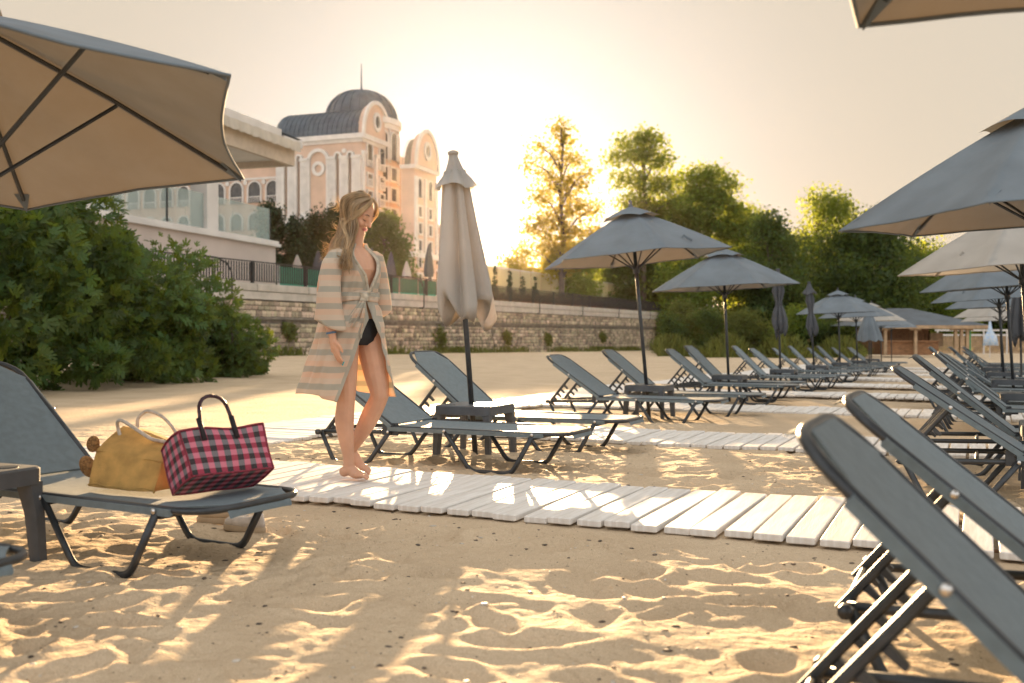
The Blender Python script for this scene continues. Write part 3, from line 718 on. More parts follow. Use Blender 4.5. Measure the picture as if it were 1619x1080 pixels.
# ---- trees, one by one
def pxblobs(L_, x0, d, gz_, seed):
    rs = random.Random(seed); u = d / FPX; return [((x - x0) * u, rs.uniform(-.7, .7) * 26 * u, zs(y, d) - gz_, r * u, r * u, r * u * .8) for x, y, r in L_]
def T(nm, lb, cat, x, ytop, d, rpx, lm_, n, size, seed, kind='round', nb=28, gz0=None, z0=.25, cr=None, shell=.5, group='trees beyond the beach', clump=14, aspect=.55, pb=None):
    g = WZ if gz0 is None else gz0; p = px(x, d, z=g); h = zs(ytop, d) - g; r = rpx * d / FPX
    return tree(nm, lb, cat, p, h, r, M[lm_], n, size, seed, kind, nb, group, cr=cr or r * .13, z0=z0, shell=shell, clump=clump, aspect=aspect, blobs=pxblobs(pb, x, d, g, seed) if pb else None)
T('golden_tree', 'tall sparse tree glowing golden beside the setting sun', 'tree', 888, 187, 95, 68, 'leafgold', 6500, .2, 21, cr=.55, clump=12, shell=.3, pb=[(886,203,9),(893,226,13),(880,250,15),(906,255,15),(850,232,11),(842,256,13),(862,276,15),(920,287,17),(936,270,9),(885,292,20),(853,312,16),(905,326,22),(870,347,24),(936,332,15),(843,357,15),(900,372,26),(942,370,19),(865,387,24),(920,402,25),(836,390,11),(885,417,26)])
T('feathery_tree', 'pale feathery tree second from the sun, sky showing through its crown', 'tree', 1018, 210, 112, 56, 'leafmid', 9000, .22, 22, cr=.7, clump=12, shell=.3, pb=[(990,224,9),(1015,219,11),(1036,229,9),(981,246,13),(1010,250,18),(1042,255,16),(985,282,15),(1015,290,20),(1051,290,17),(1000,322,18),(1036,332,20),(1062,318,13),(1010,360,26),(1045,380,26)])
T('broadleaf_tree', 'broad green tree behind the two nearest open parasols on the left', 'tree', 1122, 266, 118, 70, 'leafmid', 22500, .22, 23, gz0=0, cr=.75, shell=.35, pb=[(1085,281,11),(1110,273,13),(1131,276,13),(1151,296,13),(1100,306,20),(1130,316,22),(1161,331,17),(1080,331,20),(1110,352,27),(1150,366,25),(1181,361,15),(1090,392,27),(1135,412,29),(1176,402,21),(1110,450,34),(1160,450,30)])
T('broadleaf_tree', 'bushy dark tree directly behind the nearest open parasol on the left', 'tree', 1052, 315, 122, 70, 'leafdark', 25500, .23, 24, 'round', 40, gz0=0, z0=.1, cr=.8)
T('dark_tree', 'low dark round tree behind the second open parasol on the left', 'tree', 1216, 338, 104, 66, 'leafdark', 25500, .20, 25, 'round', 40, gz0=0, z0=.12, cr=.7)
T('broadleaf_tree', 'tallest green tree in the middle of the right hand wood', 'tree', 1290, 298, 128, 92, 'leafmid', 30000, .24, 26, 'round', 46, gz0=0, z0=.12, cr=.85)
T('dark_tree', 'wide dark tree behind the cluster of small open parasols', 'tree', 1372, 345, 112, 102, 'leafdark', 31500, .22, 27, 'round', 50, gz0=0, z0=.08, cr=.8)
T('broadleaf_tree', 'yellow green tree above the beach hut roof', 'tree', 1450, 384, 118, 90, 'leafmid', 25500, .22, 28, 'round', 40, gz0=0, z0=.08, cr=.8)
T('broadleaf_tree', 'low yellow green tree behind the right hand parasols', 'tree', 1540, 425, 125, 84, 'leafmid', 21000, .24, 29, 'round', 40, gz0=0, z0=.08, cr=.8)
T('dark_tree', 'dark low tree at the right edge behind the parasol poles', 'tree', 1625, 432, 120, 70, 'leafdark', 18000, .24, 30, 'round', 34, gz0=0, z0=.08, cr=.8)
T('broadleaf_tree', 'green tree filling the gap right of the second open parasol', 'tree', 1186, 326, 126, 58, 'leafmid', 22000, .23, 35, 'round', 36, gz0=0, z0=.1, cr=.8)
T('golden_shrub', 'low golden shrub under the sun right of the big closed parasol', 'shrub', 818, 378, 100, 44, 'leafgold', 3600, .2, 31, 'round', 22, z0=.2, cr=.45, group=None)
T('golden_shrub', 'golden undergrowth at the foot of the tall golden tree', 'shrub', 905, 388, 104, 62, 'leafmid', 12000, .2, 32, 'round', 30, z0=.05, cr=.6, group=None)
T('broadleaf_tree', 'dark understory tree under the nearest open left parasol', 'tree', 985, 385, 116, 66, 'leafdark', 19500, .22, 33, 'round', 34, gz0=0, z0=.05, cr=.7)
T('broadleaf_tree', 'understory tree with yellow leaves right of the first open parasol pole', 'tree', 1085, 402, 108, 66, 'leafmid', 13500, .2, 34, 'round', 30, gz0=0, z0=.1, cr=.7)
CT = 'conifers below the hotel'
for k, (x, yt, rp, d, lb) in enumerate(((428, 318, 34, 84, 'dark conifer beside the end of the glass balustrade'), (468, 342, 34, 84, 'second dark conifer from the left below the hotel'), (500, 333, 32, 86, 'dark conifer just left of the woman below the hotel'),
        (532, 322, 36, 88, 'dark conifer behind the head of the woman'), (572, 330, 34, 88, 'conifer right behind the woman\'s face'), (610, 338, 44, 82, 'rounded green conifer right of the woman, gold on its right side'))):
    T('conifer', lb, 'conifer', x, yt, d, rp, 'conifer' if k < 5 else 'leafdark', 12000, .15, 40 + k, 'cone' if k < 5 else 'round', 40, z0=.02, cr=.4, group=CT)
# ---- scrub and grass beyond the end of the wall
for k, (x, yt, rp, d, lb, lm_) in enumerate(((1085, 478, 42, 88, 'brown green scrub bush at the end of the stone wall', 'grass'), (1125, 486, 40, 84, 'wild scrub bush left of the first closed dark parasol', 'leafdark'), (1170, 492, 44, 82, 'wild scrub behind the second open left parasol pole', 'grass'),
        (1255, 488, 46, 80, 'wild scrub between the two closed dark parasols', 'leafmid'), (1310, 486, 40, 80, 'wild scrub right of the second closed dark parasol', 'leafdark'), (1060, 498, 26, 84, 'dark scrub hugging the wall end behind the parasol pole', 'leafdark'))):
    T('scrub_bush', lb, 'bush', x, yt, d, rp, lm_, 8000, .13, 60 + k, 'round', 22, gz0=-1.0, z0=.05, cr=.35, group='scrub beyond the wall', aspect=.3)
rs_ = np.random.RandomState(77); n = 21000
ax = rs_.rand(n); lat_k = (1040 + ax * 325 - 809.5) / FPX; dd = 66 + 16 * rs_.rand(n) ** .7 + 3 * np.sin(ax * 17)
la = lat_k * dd; GXg = la * CA - dd * SA; GYg = la * SA + dd * CA; zz = ground(GXg, GYg)
hh = rs_.uniform(.35, 1.15, n) * (1.0 + .5 * np.sin(ax * 23)); yaw_ = rs_.rand(n) * 6.283; lean = rs_.randn(n, 2) * .3
Vg = np.zeros((n, 4, 3)); w_ = .05
Vg[:, 0] = np.stack([GXg - w_ * np.cos(yaw_), GYg - w_ * np.sin(yaw_), zz], 1); Vg[:, 1] = np.stack([GXg + w_ * np.cos(yaw_), GYg + w_ * np.sin(yaw_), zz], 1)
Vg[:, 2] = np.stack([GXg + lean[:, 0] + .02, GYg + lean[:, 1], zz + hh], 1); Vg[:, 3] = np.stack([GXg + lean[:, 0] - .02, GYg + lean[:, 1], zz + hh], 1)
o = link('dune_grass', npmesh('dune_grass', Vg.reshape(-1, 3), np.arange(4 * n).reshape(n, 4), M['grass'], np.repeat(rs_.rand(n), 4)))
tag(o, 'pale green dune grass along the back of the beach below the trees', 'grass', None, 'stuff')
n = 9000; yy = WY0 + 2 + rs_.rand(n) * 84; patch = .5 + .5 * np.sin(yy * .7) + .4 * np.sin(yy * .23 + 1); keep = rs_.rand(n) < patch * .7; yy = yy[keep]; n = len(yy)
xx = WX + .45 + rs_.rand(n) * .9; zz = ground(xx, yy) - .02; hh = rs_.uniform(.12, .5, n); lean = rs_.randn(n, 2) * .12; yaw_ = rs_.rand(n) * 6.283; Vg = np.zeros((n, 4, 3)); w_ = .04
Vg[:, 0] = np.stack([xx - w_ * np.cos(yaw_), yy - w_ * np.sin(yaw_), zz], 1); Vg[:, 1] = np.stack([xx + w_ * np.cos(yaw_), yy + w_ * np.sin(yaw_), zz], 1)
Vg[:, 2] = np.stack([xx + lean[:, 0] + .02, yy + lean[:, 1], zz + hh], 1); Vg[:, 3] = np.stack([xx + lean[:, 0] - .02, yy + lean[:, 1], zz + hh], 1)
o = link('wall_foot_grass', npmesh('wall_foot_grass', Vg.reshape(-1, 3), np.arange(4 * n).reshape(n, 4), M['grass'], np.repeat(rs_.rand(n), 4)))
tag(o, 'weedy green grass growing along the foot of the stone wall', 'grass', None, 'stuff')
# creeper tufts on the wall
for k, (x, y, s, lb) in enumerate(((695, 530, 1.0, 'green creeper patch on the stone wall left of the big parasol pole'), (800, 532, .8, 'brown creeper tuft on the stone wall right of the big parasol pole'), (865, 534, .7, 'small creeper tuft on the wall left of the first pair of far backrests'), (455, 520, .55, 'small creeper tuft on the wall beside the woman'), (952, 530, .7, 'creeper tuft on the far stretch of the stone wall'))):
    d = -(WX + .2) * FPX / (CA * (1545 - x)); p = px(x, d, y=y)
    t = thing('creeper', lb, 'creeper', p, 0, 'creeper tufts on the stone wall'); V, F, ti = leaves([(0, 0, 0, .15, s * .7, s * .5), (0, .3, -.4 * s, .15, s * .4, s * .5)], 700, .09, 90 + k, cr=.12)
    link('foliage', npmesh('foliage', V, F, M['grass'], ti), t)

# ---- white houses glimpsed through the trees
for x, y0, y1, w, d, lb in ((1172, 462, 500, 60, 135, 'white house glimpsed through the trees behind the second open parasol'), (1005, 425, 470, 24, 150, 'small white house glimpsed behind the first open parasol pole')):
    p = px(x, d, z=0); h = zs(y0, d); t = thing('white_house', lb, 'house', p, YAW); w = w * d / FPX
    MB().box((0, 0, h / 2), (w, 6, h)).build('wall', M['white'], t)
    MB().add([(-w / 2 - .4, -3.4, h), (w / 2 + .4, -3.4, h), (w / 2 + .4, 3.4, h), (-w / 2 - .4, 3.4, h), (-w / 2 + 1, 0, h + 1.6), (w / 2 - 1, 0, h + 1.6)], [(0, 1, 5, 4), (2, 3, 4, 5), (1, 2, 5), (3, 0, 4), (0, 3, 2, 1)]).build('roof', M['slate'], t)
    for k in range(3): MB().box((-w / 3 + k * w / 3, -3.03, h * .6), (w * .12, .06, h * .3)).build('window', M['glassdark'], t)

# ---- beach hut
HDp = 74.0; hp = px(1452, HDp, z=gz(0, 60)); g0 = hp.z
hut = thing('beach_hut', 'timber beach bar hut with a low dark hipped roof on wooden posts', 'hut', hp, YAW)
u = HDp / FPX
def hx(x): return (x - 1452) * u
zr0, zr1 = (530 - 518) * u + EYE - g0, (530 - 487) * u + EYE - g0
x0, x1 = hx(1342), hx(1534)
MB().add([(x0, -3, zr0 + .15), (x1, -3, zr0 + .15), (x1 - .5, 5, zr0 + .15), (x0, 5, zr0 + .15), (hx(1412), 1, zr1), (hx(1448), 1, zr1)], [(0, 1, 5, 4), (1, 2, 5), (2, 3, 4, 5), (3, 0, 4), (0, 3, 2, 1)]).build('roof', M['slate'], hut)
MB().box(((x0 + x1) / 2, -3.05, zr0 + .02), (x1 - x0, .1, .24)).build('fascia', M['woodpale'], hut)
MB().box((hx(1420), 1.2, zr0 / 2), (hx(1466) - hx(1374), 3.0, zr0)).build('wall', M['wood'], hut)
for k in range(14):
    xx_ = hx(1375) + (hx(1466) - hx(1375)) * (k + .5) / 14; MB().box((xx_, -.33, zr0 / 2), (.28, .04, zr0 - .1)).build('plank', M['wood'], hut)
MB().box((hx(1475), -.5, zr0 * .55), (hx(1485) - hx(1465), .3, zr0 * .5)).build('serving_hatch', M['woodpale'], hut)
MB().box((hx(1420), -2.2, 1.0), (hx(1462) - hx(1375), .5, .12)).box((hx(1420), -2.2, .5), (hx(1462) - hx(1375), .1, 1.0)).build('counter', M['wood'], hut)
for x in (1424, 1485, 1494, 1503, 1378): MB().box((hx(x), -2.7, zr0 / 2), (.2, .2, zr0)).box((hx(x), -2.7, zr0 - .15), (.8, .15, .15)).build('post', M['woodpale'], hut)
MB().box((hx(1508), -2.6, zr0 / 2), (.1, .1, zr0)).build('drain_pipe', mat('green_pipe', (.05, .3, .1), .5), hut)
# fences to the right of the hut
fz = px(1570, 82, z=gz(0, 70)); fe = thing('timber_fence', 'weathered paling fence with white rails right of the beach hut', 'fence', fz, YAW)
uu = 82 / FPX
for k in range(58): MB().box(((k - 29) * .16, 0, .75), (.11, .04, 1.4)).build('paling', M['woodpale'], fe)
for zz_ in (1.55, 1.95): MB().box((0, -.05, zz_), (9.6, .06, .14)).build('rail', M['white'], fe)
for k in range(6): MB().box((-4.6 + k * 1.9, -.08, 1.0), (.1, .1, 2.05)).build('post', M['white'], fe)
# bicycle against the wall end
bp_ = px(1047, 98, z=0); bp_.z = gz(bp_.x, bp_.y) - .05; bk = thing('bicycle', 'dark bicycle parked at the far end of the stone wall', 'bicycle', bp_, YAW)
for sx_ in (-.55, .55): MB().tube([(sx_ + .34 * math.cos(a), 0, .36 + .34 * math.sin(a)) for a in np.linspace(0, 6.283, 17)[:-1]], .03, 5, True).build('wheel', M['iron'], bk)
MB().tube([(-.55, 0, .36), (-.2, 0, .85), (.4, 0, .85), (.55, 0, .36)], .03, 5).tube([(-.2, 0, .85), (0, 0, .36), (.4, 0, .8)], .03, 5).tube([(-.55, 0, .36), (0, 0, .36)], .025, 5).build('frame', M['iron'], bk)
MB().box((-.22, 0, .97), (.28, .14, .06)).build('saddle', M['iron'], bk); MB().tube([(.42, -.28, 1.05), (.42, 0, 1.02), (.42, .28, 1.05)], .025, 5).tube([(.42, 0, 1.02), (.4, 0, .82)], .02, 5).build('handlebar', M['iron'], bk)
# ================================================================== LOUNGERS
def arcpts(c, r, a0, a1, n, z): return [(c[0] + r * math.cos(R(a0 + (a1 - a0) * k / n)), c[1] + r * math.sin(R(a0 + (a1 - a0) * k / n)), z) for k in range(n + 1)]
def sling(L0, L1, M4, sag, top_end=True):
    """fabric sheet from x=L0 to L1, the far end cut for the two grips"""
    st = [L0 + (L1 - .15 - L0) * k / 10 for k in range(11)] + [L1 - .13, L1 - .10, L1 - .07, L1 - .04, L1 - .015, L1 + .008, L1 + .016]
    rings = []
    for i, x in enumerate(st):
        e = max(0, (x - (L1 - .15)) / .15); hw = .302 - (.135 * min(1, e * 1.12) ** .75 if e > 0 else 0)
        t = (x - L0) / (L1 - L0); sg = -sag * math.sin(math.pi * min(1, t)) ** .8
        top, bot = [], []; n = 12
        for k in range(n + 1):
            q = -1 + 2 * k / n; ed = abs(q) ** 8
            z = .016 + sg * (1 - q * q) - ed * (.012 if e <= 0 else .004) - (.03 * max(0, (x - L1 + .002) / .014) if x > L1 - .01 else 0)
            top.append(M4 @ Vector((x, q * hw, z))); bot.append(M4 @ Vector((x, q * (hw - .004), z - .009 - (.018 * ed if e <= 0 else 0))))
        rings.append(top + bot[::-1])
    return MB().loft(rings)
def frame_loop(L1, x0, M4, r=.0135, w=.283):
    c = .135; pts = [(x0, -w, 0)] + [(L1 - c - .02, -w, 0)] + [(L1 - c + c * math.sin(a), -w + .0 + c * (1 - math.cos(a)), 0) for a in (.3, .6, .9, 1.2)] + [(L1, -w + c + .03, 0)]
    pts = pts + [(x, -y, z) for x, y, z in pts[::-1]]
    return MB().tube([M4 @ Vector(p) for p in pts], r, 8)
def smoothpath(pts, rad=.045, n=3):
    out = [Vector(pts[0])]
    for i in range(1, len(pts) - 1):
        a, b, c = Vector(pts[i - 1]), Vector(pts[i]), Vector(pts[i + 1]); u_ = (a - b).normalized() * rad; v_ = (c - b).normalized() * rad
        for k in range(n + 1):
            t = k / n; out.append((b + u_) * (1 - t) ** 2 + b * 2 * t * (1 - t) + (b + v_) * t * t)
    return out + [Vector(pts[-1])]
def make_lounger(ang, label, group='grey sling sun loungers'):
    t = thing('sun_lounger', label, 'sun lounger', (0, 0, 0), 0, group); SZ = .262
    Ms = Matrix.Translation((0, 0, SZ)); a = R(ang)
    Mb = Matrix.Translation((.02, 0, SZ + .012)) @ Matrix(((-math.cos(a), 0, math.sin(a), 0), (0, -1, 0, 0), (math.sin(a), 0, math.cos(a), 0), (0, 0, 0, 1)))
    sling(-.01, 1.30, Ms, .022).build('seat', M['sling'], t, auto=True)
    sling(.0, .78, Mb, .02).build('backrest', M['sling'], t, auto=True)
    frame_loop(1.30, -.02, Ms).build('seat_frame', M['metal'], t, True)
    frame_loop(.78, -.02, Mb).build('backrest_frame', M['metal'], t, True)
    for s in (-1, 1):
        y = s * .262
        MB().tube([(.12, y, SZ - .028), (-.30, y, SZ - .042), (-.57, y, SZ - .05)], .015, 8).build('side_rail', M['metal'], t, True)
        for tops in (((1.08, SZ - .005), (.93, .0), (.63, .0), (.44, SZ - .005)), ((-.56, SZ - .045), (-.45, .0), (-.18, .0), (.0, SZ - .03))):
            y2 = s * .292
            pth = smoothpath([(p[0], y2, p[1] - .004) for p in tops], .05)
            MB().tube(pth, .0165, 8, flat=.75).build('leg', M['metal'], t, True)
        bt = MB()
        for x, z in ((1.08, SZ - .005), (.44, SZ - .005), (0, SZ - .03), (-.56, SZ - .045)): bt.ball((x, s * .309, z), (.011, .006, .011), 8, 5)
        p = Mb @ Vector((.42, -s * .302, .0)); bt.ball(p, (.012, .006, .012), 8, 5); bt.build('bolt', M['steel'], t, True)
        MB().box((.0, s * .272, SZ - .012), (.13, .012, .085), bev=.004).build('hinge_plate', M['metal'], t)
        # ratchet arm with teeth
        p0 = Mb @ Vector((.42, -s * .20, -.02)); p1 = Vector((-.60, s * .20, SZ - .075)); ar = MB().tube([p0, p1], .014, 8)
        dv = (p1 - p0).normalized(); nv = Vector((dv.z, 0, -dv.x)); nv = nv if nv.z < 0 else -nv
        for k in range(5):
            c = p0 + (p1 - p0) * (.30 + .15 * k) + nv * .012
            ar.add([c + Vector((0, -.011, 0)), c + dv * .022 + Vector((0, -.011, 0)), c + nv * .052 + dv * .02 + Vector((0, -.011, 0)), c + nv * .050 + dv * .006 + Vector((0, -.011, 0)),
                    c + Vector((0, .011, 0)), c + dv * .022 + Vector((0, .011, 0)), c + nv * .052 + dv * .02 + Vector((0, .011, 0)), c + nv * .050 + dv * .006 + Vector((0, .011, 0))],
                   [(3, 2, 1, 0), (4, 5, 6, 7), (0, 1, 5, 4), (1, 2, 6, 5), (2, 3, 7, 6), (3, 0, 4, 7)])
        ar.build('ratchet_arm', M['metal'], t)
    MB().tube([(-.57, -.30, SZ - .05), (-.57, .30, SZ - .05)], .014, 8).tube([(-.57, -.33, SZ - .05), (-.57, -.30, SZ - .05)], .02, 8).tube([(-.57, .30, SZ - .05), (-.57, .33, SZ - .05)], .02, 8).build('head_bar', M['metal'], t, True)
    MB().tube([(1.08, -.28, SZ - .03), (1.08, .28, SZ - .03)], .011, 6).tube([(.44, -.28, SZ - .03), (.44, .28, SZ - .03)], .011, 6).tube([(-.2, -.26, SZ - .045), (-.2, .26, SZ - .045)], .011, 6).build('cross_bar', M['metal'], t, True)
    return t
PROTO = {a: make_lounger(a, 'x') for a in (34, 39, 44)}; USED = set()
def lounger(X, Y, ang, rz, label, group, dz=0):
    o = PROTO[ang] if ang not in USED else dup(PROTO[ang]); USED.add(ang)
    o.location = (X, Y, gz(X, Y) + dz + .005); o.rotation_euler = (0, 0, R(rz)); o['label'] = label; o['group'] = group
    return o
GL_, GR_ = 'grey sun loungers in the left row', 'grey sun loungers in the right row'
LNG = [(-3.75, 1.76, 39, 0, 'nearest grey lounger at the bottom left corner, only its foot end in the picture', GL_),
       (-3.76, 3.10, 39, -4, 'grey lounger carrying the two shopping bags', GL_),
       (-3.66, 6.13, 34, 0, 'grey lounger right behind the standing woman\'s legs', GL_),
       (-3.68, 7.34, 39, 0, 'grey lounger behind the table that holds the pale closed parasol', GL_),
       (.235, 2.15, 44, 0, 'nearest lounger in the right row, its blurred backrest cutting across the bottom right corner', GR_),
       (.255, 3.08, 39, 0, 'second lounger of the right row, between the nearest one and the boardwalk', GR_),
       (.20, 6.12, 34, 0, 'third lounger of the right row, just beyond the nearest boardwalk', GR_),
       (.20, 7.36, 39, 0, 'fourth lounger of the right row, close behind the third', GR_)]
ORD = ['', 'first', 'second', 'third', 'fourth', 'fifth', 'sixth', 'seventh', 'eighth', 'ninth', 'tenth', 'eleventh', 'twelfth', 'thirteenth', 'fourteenth', 'fifteenth', 'sixteenth', 'seventeenth', 'eighteenth', 'nineteenth', 'twentieth']
rr_ = random.Random(12)
for i in range(2, 9):
    yc = 6.71 + 4.29 * (i - 1)
    for s in (-1, 1):
        n = i * 2 + (1 if s < 0 else 2); ex = {(2, -1): (-.06, 34, 0), (2, 1): (.10, 39, 2)}.get((i, s), (rr_.uniform(-.12, .12), rr_.choice((39, 39, 44)), rr_.uniform(-2, 2)))
        LNG.append((-3.70 + ex[0] + .03 * i, yc + s * .62, ex[1], ex[2], ORD[n] + ' lounger from the front in the left row' + (', first one behind the leaning open parasol' if (i, s) == (2, 1) else ''), GL_))
        ex = (rr_.uniform(-.14, .14), rr_.choice((34, 39, 44)), rr_.uniform(-3, 3)) if i > 2 else (0, 39, 0)
        LNG.append((.22 + ex[0] + (-.25 if (i, s) == (3, -1) else 0), yc + s * .62, ex[1], ex[2], ORD[n] + ' lounger from the front in the right row', GR_))
for a in LNG: lounger(*a, dz={2.15: -.105, 3.08: -.05}.get(a[1], 0))

# ================================================================== TABLES
def make_table():
    t = thing('side_table', 'x', 'table', (0, 0, 0), 0, 'grey plastic parasol tables'); w = .235; H = .385; c = .045; n = 5
    def rr(wd, z): 
        out = []
        for sx_, sy_, a0 in ((1, 1, 0), (-1, 1, 90), (-1, -1, 180), (1, -1, 270)):
            for k in range(n + 1): a = R(a0 + 90 * k / n); out.append(Vector((sx_ * (wd - c) + c * math.cos(a), sy_ * (wd - c) + c * math.sin(a), z)))
        return out
    MB().loft([rr(w - .012, H - .07), rr(w, H - .068), rr(w, H - .008), rr(w - .008, H)]).build('tabletop', M['plastic'], t, auto=True)
    MB().tube([(0, 0, H - .001), (0, 0, H + .006)], .045, 16).build('collar', M['metal'], t, auto=True)
    for x, y in ((.14, .14), (-.14, -.14)): MB().tube([(x, y, H - .002), (x, y, H + .0025)], .04, 16).build('cup_rest', M['metal'], t, auto=True)
    for sx_ in (-1, 1):
        for sy_ in (-1, 1):
            rings = []
            for z, q, h in ((H - .06, .192, .036), (H - .10, .197, .031), (.2, .207, .026), (0, .217, .022), (-.03, .218, .022)):
                rings.append([Vector((sx_ * (q + h * a), sy_ * (q + h * b), z)) for a, b in ((-1, -1), (.2, -1), (1, -.6), (1, 1), (-.6, 1), (-1, .2))][::sx_ * sy_])
            MB().loft(rings).build('leg', M['plastic'], t, auto=True)
    return t
tp = make_table(); first = True
def table(X, Y, label, rz=0):
    global first
    o = tp if first else dup(tp); first = False
    o.location = (X, Y, gz(X, Y)); o.rotation_euler = (0, 0, R(rz)); o['label'] = label; return o
# ================================================================== PARASOLS
def lean_q(deg, side=-1.0, away=0.0):
    up = (Vector((0, 0, 1)) + (lw(1, 0) * side + lw(0, 1) * away) * math.tan(R(deg))).normalized()
    return Vector((0, 0, 1)).rotation_difference(up)
def parasol(X, Y, label, Rd=1.1, apex=2.3, rot=-81, lean=4, away=0.0, cm='canopy', group='open grey parasols', drop=.5, detail=True, seed=1, side=-1, vent=.30):
    t = thing('parasol', label, 'parasol', (X, Y, gz(X, Y)), 0, group)
    t.rotation_mode = 'QUATERNION'; t.rotation_quaternion = lean_q(lean, side, away)
    zt = apex; dr = Rd * drop; rs = random.Random(seed); a0 = R(rot) + YAW
    MB().tube([(0, 0, -.1), (0, 0, zt - .02)], .021, 12).build('pole', M['metal'], t, True)
    def P(a, q, wr=1.0):
        k = (a - a0) / (math.pi / 3); f = k - math.floor(k); e = 4 * f * (1 - f)              # 0 on ribs, 1 in mid panel
        hexr = math.cos(math.pi / 6) / math.cos((f - .5) * math.pi / 3) if True else 1
        rad = Rd * q * hexr * (1 - .055 * e * q ** 3)
        z = zt - dr * (q ** 1.12) - .035 * Rd * e * q * (1.15 - q) * 2.0
        z += wr * e * q * (1.25 - q) * (.010 * math.sin(7 * q * (1 + .3 * f) + 9 * f + seed) + .006 * math.sin(23 * f + 11 * q + seed * 2)) - .010 * q ** 6 * (1 - e)
        return Vector((rad * math.cos(a), rad * math.sin(a), z))
    na, nq = 72, 22
    MB().loft([[P(a0 + 2 * math.pi * k / na, .015 + .985 * j / nq) for k in range(na)] for j in range(nq + 1)], cap=False).build('canopy', M[cm], t, True)
    hm_ = MB().tube([P(a0 + 2 * math.pi * k / na, 1.0) - Vector((0, 0, .004)) for k in range(na)], .006, 5, True); hm_.build('hem', M[cm], t, True)
    vr = []
    for j in range(7):
        q = .01 + vent * j / 6
        ring = []
        for k in range(48):
            a = a0 + 2 * math.pi * k / 48; p = P(a, q, 0); f = (k / 8) % 1; e = 4 * f * (1 - f)
            ring.append(p + Vector((0, 0, .032 + .05 * (j / 6) * e + .008)))
        vr.append(ring)
    MB().loft(vr, cap=False).build('vent', M[cm], t, True)
    MB().ball((0, 0, zt + .085), (.022, .022, .028), 10, 6).tube([(0, 0, zt + .0), (0, 0, zt + .07)], [.04, .016], 10).build('finial', M['plastic'], t, True)
    hub = zt - .62 * Rd
    MB().tube([(0, 0, hub - .05), (0, 0, hub + .05)], .038, 12).tube([(0, 0, zt - .1), (0, 0, zt - .02)], .035, 12).build('hub', M['metal'], t, True)
    for k in range(6):
        a = a0 + k * math.pi / 3; pts = [P(a, q, 0) - Vector((0, 0, .016)) for q in (.03, .5, .93)]
        MB().tube(pts, .010 if detail else .008, 6).build('rib', M['metal'], t)
        m_ = P(a, .52, 0) - Vector((0, 0, .03)); MB().tube([(.03 * math.cos(a), .03 * math.sin(a), hub), m_], .009, 6).build('strut', M['metal'], t)
        tip = P(a, .99, 0); i_ = P(a, .90, 0); s_ = Vector((-math.sin(a), math.cos(a), 0)) * .035
        MB().add([tip + Vector((0, 0, -.004)), i_ + s_ - Vector((0, 0, .012)), i_ - s_ - Vector((0, 0, .012)), tip - Vector((0, 0, .028))], [(0, 1, 3), (0, 3, 2), (1, 2, 3), (0, 2, 1)]).build('rib_pocket', M[cm], t)
    if detail:
        a = a0 + R(30 + 180 * (seed % 2)); p = P(a, .78); MB().tube([p + Vector((0, 0, .01)), p + Vector((.02, .01, .035)), p + Vector((.05, .02, .005)), p * 1.0 + Vector((.10, .05, -.03))], .013, 5, flat=.3).build('tie_strap', M[cm], t)
    return t
